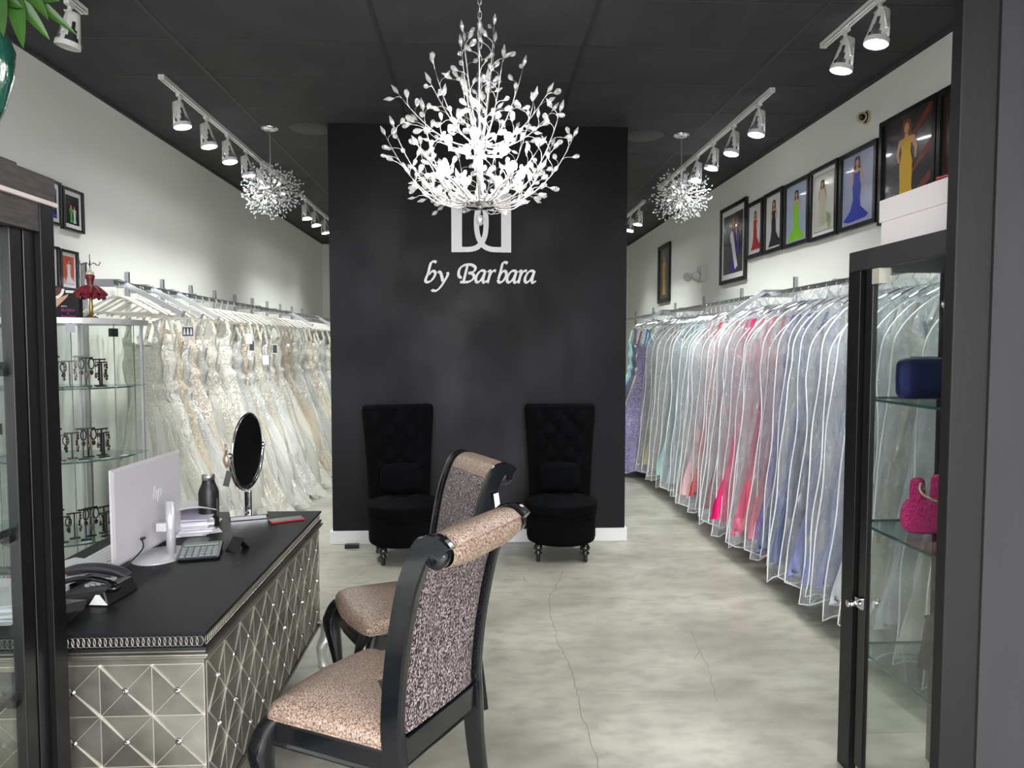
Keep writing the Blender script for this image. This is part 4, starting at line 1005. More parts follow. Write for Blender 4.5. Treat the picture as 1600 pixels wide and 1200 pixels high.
LM = [lace_material('ivory_lace', (224, 217, 200), (250, 247, 238)), lace_material('white_lace', (224, 223, 220), (250, 250, 248), .7), lace_material('champagne_lace', (222, 204, 178), (244, 235, 220), .6),
      lace_material('ivory_satin_tulle', (238, 234, 224), (246, 243, 237), .1, 25), lace_material('sage_sequin', (216, 214, 198), (234, 232, 218), .7, 90), lace_material('silvery_sequin', (212, 210, 208), (240, 238, 238), 1.0, 80), lace_material('blush_lace', (228, 212, 196), (246, 238, 228), .6)]
WN = ['ivory lace', 'white lace', 'champagne lace', 'plain ivory tulle', 'sage green sequin', 'silvery beaded', 'blush lace']
def obj_from(me, name, m, loc, rz=0, parent=None):
    o = bpy.data.objects.new(name, me); COL.objects.link(o)
    if parent is not None: o.parent = parent
    o.location = loc; o.rotation_euler.z = rz
    if m is not None and len(o.material_slots): o.material_slots[0].link = 'OBJECT'; o.material_slots[0].material = m
    return o
def proto(mb, name, m):
    o = mb.build(name, m); me = o.data; bpy.data.objects.remove(o); return me
WG = [proto(gown_mesh(s, top=t_, flare=f, waist=w, thick=th, folds=k, hemz=h, side=1), 'wedding_dress', LM[0]) for s, t_, f, w, th, k, h in
      ((1, 1.62, .33, .12, .12, 8, .07), (2, 1.66, .38, .125, .13, 10, .05), (3, 1.60, .30, .12, .10, 7, .09), (4, 1.68, .35, .13, .12, 9, .06), (5, 1.58, .40, .12, .15, 11, .05), (6, 1.64, .28, .135, .09, 6, .10))]
TULLE = sheer_material('soft_tulle', (250, 248, 242), .52, .5, (30, 30, 8), .2, .97)
def tulle_mesh(seed, top, flare, thick, hemz):
    rnd = random.Random(seed); ph = [rnd.uniform(0, 6.28) for _ in range(5)]; z0 = top - .46
    def fn(u, v):
        a = 2 * PI * u; z = z0 + (hemz - .02 - z0) * v; q = .26 + .74 * (.18 + .82 * v); w = (.13 + (flare * 1.05 - .13) * v ** .8)
        f = 1 + .16 * v * math.cos(13 * a + ph[0] + 2 * v) + .10 * v * math.cos(23 * a + ph[1] - 3 * v) + .06 * v * math.cos(37 * a + ph[2]) + .05 * math.sin(v * 11 + 2 * a + ph[3])
        cx, cy = math.cos(a), math.sin(a); x = w * f * math.copysign(abs(cx) ** .85, cx) + .05 * max(0, v - .1) ** 1.4; x *= 1.28 if x > 0 else .66
        return (x, (.062 + (thick - .05) * v) * (1 + 1.5 * (f - 1)) * math.copysign(abs(cy) ** .7, cy), z + (.03 * math.sin(17 * a + ph[4]) if v > .97 else 0))
    return MB().grid(fn, 120, 26, True, True)
TU = [proto(tulle_mesh(s + 60, t_, f, th, h), 'tulle_layer', TULLE) for s, t_, f, th, h in ((1, 1.62, .33, .12, .07), (2, 1.66, .38, .13, .05), (3, 1.60, .30, .10, .09), (4, 1.68, .35, .12, .06), (5, 1.58, .40, .15, .05), (6, 1.64, .28, .09, .10))]
# white wooden hanger
def hanger_mesh():
    mb = MB()
    mb.tube(smooth_path([(0, 0, -.055), (0, 0, -.015), (.010, 0, .0), (.014, 0, .016), (.002, 0, .030), (-.011, 0, .022), (-.013, 0, .012)], 4), .0022, 6)
    for s in (-1, 1): mb.tube(smooth_path([(0, 0, -.062), (s * .05, 0, -.072), (s * .13, 0, -.118), (s * .20, 0, -.158), (s * .222, 0, -.176)], 4), [.014] * 4 + [.013] * 8 + [.012] * 5, 8, flat=.6)
    mb.tube([(-.20, 0, -.164), (.20, 0, -.164)], .005, 6)
    return mb
HWHITE = mat('white_painted_wood', (226, 222, 214), .4)
HME = proto(hanger_mesh(), 'coat_hanger', HWHITE)
random.seed(31)
# bare hangers at the near end
for i, (y, rz) in enumerate(((4.86, .10), (4.95, -.06), (5.06, .14), (5.16, 0.0))):
    o = obj_from(HME, 'coat_hanger', HWHITE, (-2.35, y, 1.982), rz); tag(o, f'{["nearest","second","third","fourth"][i]} empty white hanger on the near end of the left rail', 'hanger', 'white hangers on the left rail')
y = 5.20; i = 0; plan = [4, 3, 2, 1, 6, 5, 0, 1, 3, 0, 5, 2, 1, 0]
while y < 12.1:
    k = plan[i % len(plan)] if i < 14 else random.choice((0, 1, 1, 3, 5, 6, 2, 0))
    g = WG[(i * 5 + 1) % 6]; rz = random.uniform(-.16, .16); dx = random.uniform(-.03, .03)
    o = obj_from(g, 'wedding_dress', LM[k], (-2.33 + dx, y, 0), rz)
    o.scale = (random.uniform(.92, 1.06), random.uniform(.8, 1.05), random.uniform(.97, 1.03))
    tag(o, f'{WN[k]} wedding dress, {ordn(i)} from the near end of the left rail', 'dress', 'wedding dresses on the left rail')
    obj_from(TU[(i * 5 + 1) % 6], 'tulle_layer', None, (0, 0, 0), 0, o)
    h = obj_from(HME, 'coat_hanger', HWHITE, (-2.35, y, 1.982), rz * .6); tag(h, f'white hanger of the {ordn(i)} wedding dress from the near end of the left rail', 'hanger', 'white hangers on the left rail')
    y += random.uniform(.135, .185) if y < 8 else .21
    i += 1
# hang tags on the dresses
for (x, y, z, w, h, lab, dark) in ((-2.07, 5.28, 1.70, .085, .075, 'white card with three dress sketches hanging on the near wedding dresses', True), (-2.12, 6.9, 1.60, .05, .11, 'dark tag on a wedding dress in the middle of the left rail', True), (-2.10, 7.6, 1.565, .05, .10, 'dark tag on a wedding dress farther along the left rail', True), (-2.05, 6.6, 1.66, .055, .09, 'pale tag hanging among the wedding dresses', False), (-2.08, 7.2, 1.46, .06, .09, 'low white tag on a wedding dress farther along the left rail', False)):
    t = thing('dress_tag', lab, 'tag', (x, y, z), random.uniform(-.1, .25)); MB().box((-w / 2, -.0015, -h / 2), (w / 2, .0015, h / 2)).build('card', PAPER, t)
    MB().tube([(0, 0, h / 2), (.01, .03, h / 2 + .12)], .001, 4).build('string', PAPER, t)
    if dark:
        mb = MB().box((-w * .42, -.0022, -h * .42), (w * .42, -.0014, h * .42)); mb.build('print', mat('dark_print', (52, 52, 56), .4), t)
        q = MB()
        for s in (-1, 0, 1):
            if w > .08: q.add([(s * .022 - .003, -.003, .022), (s * .022 + .003, -.003, .022), (s * .022 + .008, -.003, -.022), (s * .022 - .008, -.003, -.022)], [(0, 1, 2, 3)])
        if w > .08: q.build('dress_sketches', PAPER, t)

# ------------------------------------------------------------------ gowns in clear garment bags, right wall
def bag_shape(v, rnd_w=1.0):
    """half width at height fraction v (0 top .. 1 bottom)"""
    if v < .16: q = v / .16; return .03 + .245 * math.sin(q * PI / 2) ** .8
    return .275 + (.33 - .275) * ((v - .16) / .84) ** 1.2
def bag_mesh(seed, bulge=.050):
    rnd = random.Random(seed); p = [rnd.uniform(0, 6.28) for _ in range(8)]; zt, zb = 1.955, .14 + rnd.uniform(-.03, .04)
    def base(x01, v):
        w = bag_shape(v); z = zt + (zb - zt) * v
        s = (x01 * 2 - 1)
        bend = .018 * math.sin(v * 3 + p[0]) * v + .03 * s * math.sin(v * 2.3 + p[1]) * v
        wr = .014 * math.sin(s * 9 + v * 5 + p[2]) + .010 * math.sin(s * 17 - v * 9 + p[3]) + .008 * math.sin(v * 21 + s * 6 + p[4])
        wr *= min(1, v * 3)
        x = s * w * (1 + .022 * math.sin(v * 7 + p[5])) - .07 * v ** 2 + .007 * math.sin(v * 13 + p[3])
        zz = z + (.03 * math.sin(s * 5 + p[6]) if v > .97 else 0) - (.10 * abs(s) ** 2.2 if v < .16 else .10 * abs(s) ** 2.2 * max(0, 1 - (v - .16) * 6))
        return x, bend + wr, zz, s
    NU, NV = 44, 110
    mb = MB()
    for sgn in (-1, 1):
        def fn(u, v):
            x, y, z, s = base(u, v); t_ = bulge * (1 - s * s) ** .6 * min(1, v * 5) * (.75 + .35 * math.sin(v * 6 + p[7] + sgn)) + .008 * math.sin(s * 22 + v * 14 + sgn * 2) * (1 - s ** 8)
            q = Vector((x * 9 + seed, sgn * 3, z * 7)); cr = (1 - abs(mnoise.noise(q)) * 2.2) * .014 + (1 - abs(mnoise.noise(q * 2.6)) * 2.2) * .009
            return (x, y + sgn * (t_ + .006 + cr * min(1, (1 - abs(s)) * 6) * min(1, v * 8)), z)
        mb.grid(fn, NU, NV)
    pp = MB(); path = []
    for v in [i / 40 for i in range(41)]: x, y, z, s = base(0, v); path.append((x, y, z))
    for u in [i / 12 for i in range(1, 13)]: x, y, z, s = base(u, 1); path.append((x, y, z))
    for v in [1 - i / 40 for i in range(1, 41)]: x, y, z, s = base(1, v); path.append((x, y, z))
    pp.tube(path, .0040, 5)
    # centre zip seam on the room-facing sheet
    pp.tube([Vector(base(.5, v)[:3]) + Vector((0, -bulge - .006, 0)) for v in [.10 + .9 * i / 30 for i in range(31)]], .0022, 4)
    return mb, pp
FILM = sheer_material('clear_garment_film', (240, 243, 248), .74, .16, (20, 20, 10), 1.0, .24)
PIPE = mat('white_vinyl_piping', (244, 244, 246), .3)
BAGS = [(proto(a, 'clear_cover', FILM), proto(b, 'white_piping', PIPE)) for a, b in [bag_mesh(s) for s in (41, 42, 43, 44, 45, 46)]]
def cloth(name, rgb, rough=.5, mt_=0.0): return mat('cloth_' + name, rgb, rough, mt_, mix=(tuple(min(255, int(c * 1.12 + 8)) for c in rgb), (7, 7, 3), .35, .65), bump=((90, 90, 60), .35, 'noise', .004))
CG = [proto(gown_mesh(s, top=t_, lumpk=.3, flare=f, waist=w, thick=th, folds=k, hemz=h, side=-1, wide=False), 'evening_gown', PAPER) for s, t_, f, w, th, k, h in
      ((11, 1.62, .26, .13, .022, 6, .24), (12, 1.66, .28, .14, .026, 8, .21), (13, 1.68, .26, .16, .022, 5, .25), (14, 1.64, .28, .13, .026, 7, .20))]
def hook_mesh():
    mb = MB(); mb.tube(smooth_path([(0, 0, -.075), (0, 0, -.02), (.010, 0, -.002), (.015, 0, .014), (.003, 0, .029), (-.011, 0, .021), (-.013, 0, .010)], 4), .0022, 6)
    for s in (-1, 1): mb.tube(smooth_path([(0, 0, -.07), (s * .05, 0, -.078), (s * .13, 0, -.112), (s * .20, 0, -.155)], 4), .007, 6)
    return mb
HK = proto(hook_mesh(), 'coat_hanger', CHROME)
PAL = {'silver grey': (176, 178, 184), 'champagne': (186, 172, 146), 'periwinkle blue': (116, 122, 164), 'slate blue': (84, 94, 122), 'royal blue': (38, 66, 170), 'navy blue': (34, 40, 84), 'dusty pink': (188, 108, 122), 'coral': (206, 78, 96),
       'hot pink': (226, 10, 104), 'magenta': (206, 14, 104), 'maroon': (120, 26, 44), 'red': (186, 28, 40), 'pale grey': (168, 172, 176), 'purple': (96, 42, 160), 'blush': (206, 170, 172), 'mint': (150, 196, 190), 'teal': (58, 142, 132), 'pale blue': (166, 188, 206), 'beige': (186, 172, 150), 'taupe': (146, 132, 118), 'gold': (176, 160, 110), 'ivory': (216, 210, 200), 'lilac': (150, 138, 196)}
seq = [(3.0, 'silver grey'), (3.15, 'ivory'), (3.30, 'silver grey'), (3.45, 'champagne'), (3.6, 'ivory'), (3.75, 'silver grey'), (3.9, 'periwinkle blue'), (4.03, 'periwinkle blue'), (4.16, 'slate blue'), (4.29, 'periwinkle blue'), (4.42, 'navy blue'), (4.55, 'slate blue'), (4.68, 'royal blue'), (4.81, 'slate blue'), (4.94, 'purple'),
       (5.06, 'dusty pink'), (5.18, 'coral'), (5.30, 'hot pink'), (5.42, 'coral'), (5.54, 'hot pink'), (5.66, 'dusty pink'), (5.78, 'magenta'), (5.90, 'magenta'), (6.02, 'maroon'), (6.15, 'blush'), (6.28, 'maroon'), (6.41, 'red'), (6.54, 'blush'), (6.67, 'pale grey'), (6.80, 'red'), (6.93, 'pale grey'), (7.06, 'mint'), (7.19, 'mint'), (7.32, 'pale blue'), (7.46, 'teal'), (7.60, 'mint'), (7.74, 'pale grey'), (7.88, 'beige'), (8.04, 'gold'), (8.20, 'beige'), (8.36, 'taupe'), (8.52, 'taupe')]
random.seed(77)
FR = ('room side of the rack', )
for i, (y, cn) in enumerate(seq):
    rz = random.uniform(-.16, .24); k = i % 6; sxx = random.uniform(.92, 1.06); dx = random.uniform(-.02, .03)
    at = f'{ordn(i)} along the right rail from the cabinet'
    b = thing('garment_bag', f'clear garment bag over {cn} gown, {at}', 'garment bag', (2.27 + dx, y, 0), rz, 'clear garment bags on the right rail'); b.scale = (sxx, 1, random.uniform(.98, 1.02))
    obj_from(BAGS[k][0], 'clear_cover', None, (0, 0, 0), 0, b); obj_from(BAGS[k][1], 'white_piping', None, (0, 0, 0), 0, b)
    g = obj_from(CG[(i * 3) % 4], 'evening_gown', cloth(cn, PAL[cn], .45), (2.26 + dx, y, 0), rz); g.scale = (random.uniform(.92, 1.08), random.uniform(.8, 1.1), 1)
    tag(g, f'bagged {cn} gown, {at}', 'gown', 'bagged gowns on the right rail')
    h = obj_from(HK, 'coat_hanger', CHROME, (2.30, y, 1.982), rz); tag(h, f'steel hanger with {cn} gown, {at}', 'hanger', 'steel hangers on the right rail')
# unbagged gowns at the far end
LIL = lace_material('lilac_sequin', (150, 138, 196), (186, 176, 220), .8, 70)
far = [(8.68, 'lilac sequined one-shoulder', LIL, 1.62), (8.86, 'turquoise', cloth('turquoise', (60, 170, 214), .4), 1.66), (9.04, 'pale lilac', LIL, 1.6), (9.25, 'silver grey', cloth('silver grey', PAL['silver grey']), 1.6), (9.45, 'beige', cloth('beige', PAL['beige']), 1.6), (9.7, 'slate blue', cloth('slate blue', PAL['slate blue']), 1.6), (9.95, 'mint', cloth('mint', PAL['mint']), 1.6)]
for j, (y, nm, m, tp) in enumerate(far):
    x0 = 2.06 if j == 0 else 2.22
    g = obj_from(WG[(j * 2) % 6], 'evening_gown', m, (x0, y, 0), -.1 + PI); g.scale = (.95, .9, 1 if j else .98)
    tag(g, f'{nm} gown hanging without a bag at the far end of the right rail', 'gown', 'unbagged gowns at the far end')
    h = obj_from(HK, 'coat_hanger', CHROME, (2.30 if j else 2.14, y, 1.982), 0); tag(h, f'steel hanger of the {nm} gown at the far end of the right rail', 'hanger', 'steel hangers on the right rail')
# ------------------------------------------------------------------ glass cabinets by the entrance
CABF = mat('black_cabinet_wood', (13, 13, 14), .38, spec=.3, mix=((17, 16, 17), (9, 9, 2), .4, .7), bump=((70, 70, 12), .25, 'noise', .003))
CABT = mat('greyed_oak_cabinet_top', (74, 66, 66), .55, mix=((50, 45, 46), (14, 14, 120), .35, .65, 6), bump=((20, 20, 160), .4, 'noise', .003))
def slab_glass(mb, lo, hi): mb.box(lo, hi)
# right cabinet: room-facing glass door at x = 1.60, y 2.33..3.07
rc = thing('glass_cabinet', 'tall black-framed glass cabinet at the right with handbags on its glass shelves', 'display cabinet', (1.38, 2.02, 0), 0, 'black display cabinets')
RX1, RY1, RZ = .40, .63, 1.943
MB().box((0, 0, RZ - .072), (RX1, RY1, RZ)).build('top', mat('charcoal_cabinet_header', (44, 43, 44), .5, bump=((60, 60, 12), .25, 'noise', .003)), rc, bevel=.002)
for (x0, y0) in ((0, RY1 - .082), (RX1 - .05, RY1 - .05), (0, 0), (RX1 - .05, 0)):
    MB().box((x0, y0, 0), (x0 + (.03 if x0 == 0 else .05), y0 + (.082 if x0 == 0 and y0 > 0 else .05), RZ - .072)).build('corner_post', CABF, rc, bevel=.002)
MB().box((.010, RY1 - .150, .05), (.030, RY1 - .105, RZ - .074)).build('door_stile', mat('black_door_stile', (12, 13, 14), .3), rc, bevel=.002)
MB().box((.017, .01, .05), (.022, RY1 - .10, RZ - .074)).build('glass_door', GLASS, rc)
MB().box((.05, RY1 - .012, .11), (RX1 - .05, RY1 - .006, RZ - .09)).build('glass_side', GLASS, rc)
MB().box((RX1 - .012, .05, .11), (RX1 - .006, RY1 - .05, RZ - .09)).build('glass_back', GLASS, rc)
for z in (.470, .940, 1.402):
    s = MB().box((.035, .03, z), (RX1 - .03, RY1 - .03, z + .008)).build('glass_shelf', glass_material('shelf_glass', (.86, .92, .92), .10) if 'shelf_glass' not in MATS else MATS['shelf_glass'], rc)
    MB().box((.031, .03, z - .0005), (.035, RY1 - .03, z + .0085)).box((.035, RY1 - .034, z - .0005), (RX1 - .03, RY1 - .03, z + .0085)).build('polished_edge', GLASS_EDGE, s)
lk = MB().tube([(-.055, 0, 0), (.0, 0, 0)], .014, 16).tube([(-.058, 0, 0), (-.05, 0, 0)], .0155, 16).box((-.008, -.028, -.02), (.004, .028, .022)).tube([(-.03, 0, .004), (-.02, -.03, .03), (-.005, -.05, .035)], .006, 8)
lo = lk.build('cam_lock', CHROME, rc); lo.location = (.004, RY1 - .128, .664); lo.scale = (.8, .8, .8)
MB().box((.0, RY1 - .205, 1.815), (.04, RY1 - .160, 1.868)).build('door_hinge', mat('cream_hinge', (206, 200, 186), .3, .3), rc)
hg = MB().box((.03, .10, 1.66), (.042, .12, 1.74)).ball((.03, .11, 1.725), .012, 10, 8).build('glass_clip', CHROME, rc)
# white box with lid and a red case on top
bx = thing('white_storage_box', 'white cardboard box with lid on top of the right glass cabinet', 'box', (1.392, 2.03, RZ), 0)
MB().box((0, 0, 0), (.30, .43, .085)).build('box_base', mat('white_carton', (226, 220, 222), .6), bx)
MB().box((-.006, -.006, .08), (.306, .436, .155)).build('lid', mat('white_carton'), bx, bevel=.002)
rb = thing('ring_box', 'small red jewellery box on the white storage box', 'jewellery box', (1.43, 2.17, RZ + .155), .2); rb.scale = (.9, .9, .9)
MB().box((-.02, -.03, 0), (.02, .03, .012)).build('base', mat('red_leather', (140, 16, 28), .3), rb, bevel=.003)
MB().box((-.02, -.03, .012), (.02, .03, .022)).build('lid', mat('red_leather'), rb, bevel=.004)
# handbags
def clutch():
    t = thing('box_clutch', 'dark blue glittering clutch bag on the upper cabinet shelf', 'handbag', (1.585, 2.50, 1.410), .05); t.scale = (.88, .88, .90)
    def f(u, v):
        a = 2 * PI * u; b = PI * (v - .5)
        def sp(x, e): return math.copysign(abs(x) ** e, x)
        return (.115 * sp(math.cos(b), .35) * sp(math.cos(a), .35), .035 * sp(math.cos(b), .6) * sp(math.sin(a), .8), .082 + .082 * sp(math.sin(b), .35))
    MB().grid(f, 40, 20, True, True).build('body', mat('blue_sequin', (34, 44, 110), .3, .4, mix=((18, 22, 60), (4, 4, 4), .4, .6), bump=((260, 260, 260), .6, 'cell', .003)), t)
    MB().tube([(-.112, 0, .085), (-.06, 0, .166), (.06, 0, .166), (.112, 0, .085)], .002, 5).build('frame', mat('dark_chrome'), t)
clutch()
def pinkbag():
    t = thing('rhinestone_handbag', 'hot pink rhinestone handbag with chain strap on the middle cabinet shelf', 'handbag', (1.560, 2.42, .948), .1); t.scale = (.88, .88, .80)
    PKM = mat('pink_rhinestone', (212, 20, 112), .3, .25, mix=((240, 90, 160), (200, 200, 200), .45, .6), bump=((230, 230, 230), 1.0, 'cell', .004))
    def f(u, v):
        a = 2 * PI * u; b = PI * (v - .5)
        def sp(x, e): return math.copysign(abs(x) ** e, x)
        w = .11 * (1 - .35 * max(0, v - .5))
        return (w * sp(math.cos(b), .5) * sp(math.cos(a), .6) , .05 * (1 - .3 * v) * sp(math.cos(b), .6) * sp(math.sin(a), .9), .08 + .08 * sp(math.sin(b), .6))
    MB().grid(f, 40, 20, True, True).build('body', PKM, t)
    MB().grid(lambda u, v: (-.045 + .035 * math.cos(2 * PI * u) * (1 - .2 * v), .018 * math.sin(2 * PI * u), .13 + .10 * math.sin(v * PI / 2)), 16, 8, True, True).ball((-.045, 0, .225), .030, 12, 8, sc3=(1, .6, .7)).build('knot_handle', PKM, t)
    MB().grid(lambda u, v: (.045 + .035 * math.cos(2 * PI * u) * (1 - .2 * v), .018 * math.sin(2 * PI * u), .13 + .11 * math.sin(v * PI / 2)), 16, 8, True, True).ball((.045, 0, .235), .030, 12, 8, sc3=(1, .6, .7)).build('knot_handle', PKM, t)
    MB().tube([(-.045 + .012 * math.cos(a), -.022, .205 + .012 * math.sin(a)) for a in [2 * PI * i / 12 for i in range(12)]], .003, 5, closed=True).build('eyelet', CHROME, t)
    ch = MB()
    for i, p in enumerate(smooth_path([(-.055, -.03, .225), (-.065, -.04, .20), (-.05, -.052, .175), (0, -.058, .15), (.06, -.058, .13)], 7)): ch.ball(p, .0055, 6, 5)
    ch.build('chain_strap', mat('pearl_chain', (214, 200, 170), .25, .5), t)
pinkbag()
o = MB().grid(lambda u, v: (.07 * math.cos(2 * PI * u) * (1 - .35 * v), .04 * math.sin(2 * PI * u) * (1 - .5 * v), .17 * v), 20, 8, True, True).lathe([(0, .17), (.045, .17)], seg=20).build('evening_bag', mat('black_glitter', (20, 20, 24), .35, bump=((240, 240, 240), 1, 'cell', .003)), loc=(1.60, 2.40, .478))
tag(o, 'black glitter evening bag on the lowest cabinet shelf beside the jamb', 'handbag')
# left cabinet: only its far end post, header and shelves are in view
lc = thing('glass_cabinet', 'black-framed glass cabinet at the left edge with greyed oak top', 'display cabinet', (-1.15, 2.04, 0), 0, 'black display cabinets')
LZ = 2.05; LY = -1.05
MB().box((-.42, LY, LZ - .065), (.004, .004, LZ)).box((-.42, LY, LZ), (-.012, -.13, LZ + .012)).build('oak_top', CABT, lc, bevel=.002)
MB().box((-.42, LY, LZ - .076), (.008, .008, LZ - .065)).build('pale_trim', mat('pale_rose_trim', (214, 200, 198), .4), lc)
MB().box((-.40, LY, LZ - .150), (-.004, -.06, LZ - .076)).build('header', CABT, lc)
MB().box((-.06, -.06, 0), (0, 0, LZ - .076)).build('corner_post', CABF, lc, bevel=.002)
MB().box((-.055, -.105, .02), (-.018, -.062, LZ - .15)).build('inner_stile', mat('black_door_stile'), lc, bevel=.002)
MB().box((-.05, -.155, .02), (-.022, -.108, LZ - .15)).build('door_stile', mat('black_door_stile'), lc, bevel=.002)
MB().box((-.42, -.05, 0), (-.37, 0, LZ - .076)).build('corner_post', CABF, lc, bevel=.002)
MB().box((-.42, LY, 0), (0, LY + .05, LZ - .076)).build('end_frame', CABF, lc)
MB().box((-.040, LY + .05, .10), (-.034, -.155, LZ - .15)).build('glass_door', GLASS, lc)
MB().box((-.37, -.03, .10), (-.06, -.024, LZ - .076)).build('glass_side', GLASS, lc)
MB().box((-.42, LY, 0), (0, 0, .09)).build('plinth', CABF, lc)
SHB = mat('smoked_glass_shelf', (70, 72, 74), .12, spec=.7)
for z in (.69, 1.12, 1.545):
    MB().box((-.40, LY + .05, z), (-.05, -.035, z + (.014 if z < 1 else .008))).build('shelf', SHB if z < 1 else MATS['shelf_glass'], lc)
    MB().box((-.05, LY + .05, z - .004), (-.044, -.155, z + .014)).build('shelf_edge', BLACKP, lc)
    MB().box((-.062, -.17, z - .022), (-.04, -.15, z - .004)).build('shelf_clip', BLACKP, lc)
# jewellery in the left cabinet
ht = thing('hanging_earring', 'round filigree earring on a black card in the left cabinet', 'earring', (-1.30, 1.99, 1.36), .7)
MB().box((-.022, -.002, .0), (.022, .002, .03)).build('card', BLACKP, ht)
MB().tube([(.014 * math.cos(a), 0, -.03 + .014 * math.sin(a)) for a in [2 * PI * i / 14 for i in range(14)]], .002, 5, closed=True).tube([(0, 0, 0), (0, 0, -.016)], .0012, 5).ball((0, 0, -.03), .008, 8, 6).build('pendant', mat('dark_chrome'), ht)
br_ = MB()
for i in range(14):
    a = 2 * PI * i / 14; br_.ball((.022 * math.cos(a), .022 * math.sin(a), .010 + .006 * math.sin(3 * a)), .006, 7, 5)
o = br_.build('beaded_bracelet', mat('gold_beads', (196, 176, 160), .25, .6), loc=(-1.22, 1.72, .704)); tag(o, 'small beaded bracelet on the smoked shelf of the left cabinet', 'bracelet')
# teal vase with a leafy plant on the left cabinet
vs_ = thing('teal_vase', 'tall glazed teal vase standing on the left cabinet', 'vase', (-1.172, 1.70, LZ + .012))
MB().lathe([(0, .0), (.05, .0), (.075, .02), (.10, .08), (.118, .15), (.124, .21), (.112, .245), (.085, .262), (.085, .27), (.078, .27), (.078, .25)], seg=40).build('body', mat('teal_glaze', (22, 84, 70), .08, coat=.8, mix=((60, 130, 112), (9, 9, 4), .45, .7), bump=((30, 30, 30), .5, 'noise', .006)), vs_)
pl = thing('leafy_plant', 'green leafy plant with a white blossom rising at the top left corner', 'plant', (-1.165, 1.70, LZ + .125))
LEAFM = mat('green_leaf', (28, 60, 12), .45, mix=((48, 88, 22), (12, 12, 6), .35, .7))
random.seed(9)
MB().tube(smooth_path([(0, 0, 0), (.02, -.01, .10), (.06, -.01, .19), (.09, 0, .24)], 4), .005, 6).tube(smooth_path([(.02, -.01, .10), (.08, .01, .14), (.13, .02, .20)], 4), .004, 6).tube(smooth_path([(0, 0, .05), (-.05, .02, .2), (-.03, 0, .3)], 4), .004, 6).build('stems', mat('green_stem', (70, 110, 40), .5), pl)
def leaf(root, tip, w, droop=.02):
    r, t_ = Vector(root), Vector(tip); d = t_ - r; sd = d.cross(Vector((.3, -1, .2))).normalized(); n_ = sd.cross(d).normalized()
    def f(u, v):
        s = (u - .5) * 2; ww = w * math.sin(PI * (v ** .8)) ** .8 + .0005
        p = r + d * v - Vector((0, 0, droop)) * (v * v) + sd * s * ww + n_ * abs(s) * .3 * ww; return tuple(p)
    def g(u, v): p = Vector(f(1 - u, v)) - n_ * .0012; return tuple(p)
    return MB().grid(f, 6, 10).grid(g, 6, 10)
for a, b, w in (((.09, 0, .24), (.075, 0, .105), .030), ((.10, 0, .24), (.20, .02, .135), .022), ((.10, 0, .25), (.255, .03, .15), .018), ((.12, .02, .21), (.225, .02, .22), .026), ((.04, -.01, .18), (.05, -.04, .06), .036), ((.0, 0, .2), (.10, -.02, .19), .034), ((.06, 0, .21), (.155, 0, .195), .032), ((-.03, 0, .28), (-.14, 0, .2), .03), ((.02, 0, .27), (.07, -.02, .33), .03), ((.08, 0, .25), (.18, .02, .30), .026), ((.12, .02, .24), (.165, -.02, .10), .024), ((.09, 0, .26), (.13, -.03, .12), .028), ((.05, 0, .24), (.10, -.04, .09), .030), ((.13, .02, .26), (.21, 0, .17), .020), ((.14, .02, .27), (.20, .02, .24), .022)):
    leaf(a, b, w * .72).build('leaf', LEAFM, pl)
MB().ball((.070, -.06, .105), .026, 10, 8, sc3=(1, 1, .7)).ball((.055, -.07, .125), .02, 10, 8).build('blossom', mat('white_blossom', (240, 238, 234), .6), pl)

# ------------------------------------------------------------------ curved glass jewellery tower
GTX, GTY, GTR = -2.28, 4.15, .36
gt = thing('glass_tower', 'curved glass jewellery display tower behind the desk', 'display case', (GTX, GTY, 0))
def shelf_outline(r): return [(r * math.cos(a), r * math.sin(a)) for a in [-PI * 1.0 + PI * i / 28 for i in range(29)]] + [(r, .16), (-r * .95, .16)]
PALE = mat('silver_laminate', (206, 204, 208), .35, .2)
MB().prism(shelf_outline(GTR + .006), 1.715, 1.745).build('top', PALE, gt)
MB().prism(shelf_outline(GTR + .006), 0, .12).build('base', PALE, gt)
for z in (.55, .985, 1.37):
    s = MB().prism(shelf_outline(GTR - .012), z, z + .007).build('glass_shelf', MATS['shelf_glass'], gt)
    MB().tube([(x, y, z + .0035) for x, y in shelf_outline(GTR - .010)[:29]], .004, 4).build('polished_edge', GLASS_EDGE, s)
for a0, a1 in ((-PI, -2.2), (-2.19, -1.05), (-1.04, 0)):
    MB().lathe([(GTR - .002, .12), (GTR - .002, 1.715)], seg=12, a0=a0, a1=a1).build('curved_pane', GLASS, gt)
    for a in (a0 + .005, a1 - .005): pass
ed = MB()
for a in (-2.2, -1.45, -1.04, -.45, -.02): ed.tube([((GTR - .002) * math.cos(a), (GTR - .002) * math.sin(a), .12), ((GTR - .002) * math.cos(a), (GTR - .002) * math.sin(a), 1.715)], .0022, 4)
ed.build('pane_edges', mat('pane_edge', (96, 112, 108), .2, .3), gt)
MB().box((-GTR * .95, .155, .12), (GTR, .161, 1.715)).build('back_pane', GLASS, gt)
for x in (-GTR + .03, GTR - .03, -.02): MB().box((x - .006, .14, .12), (x + .006, .154, 1.715)).build('rear_post', SATIN, gt)
for a, z in ((-1.45, 1.67), (-1.04, 1.69), (-.45, 1.67)): MB().box((-.02, -.012, -.022), (.02, .012, .022), M=Matrix.Translation(((GTR - .004) * math.cos(a), (GTR - .004) * math.sin(a), z)) @ rotz(a + PI / 2)).build('pane_clamp', mat('dark_chrome'), gt)
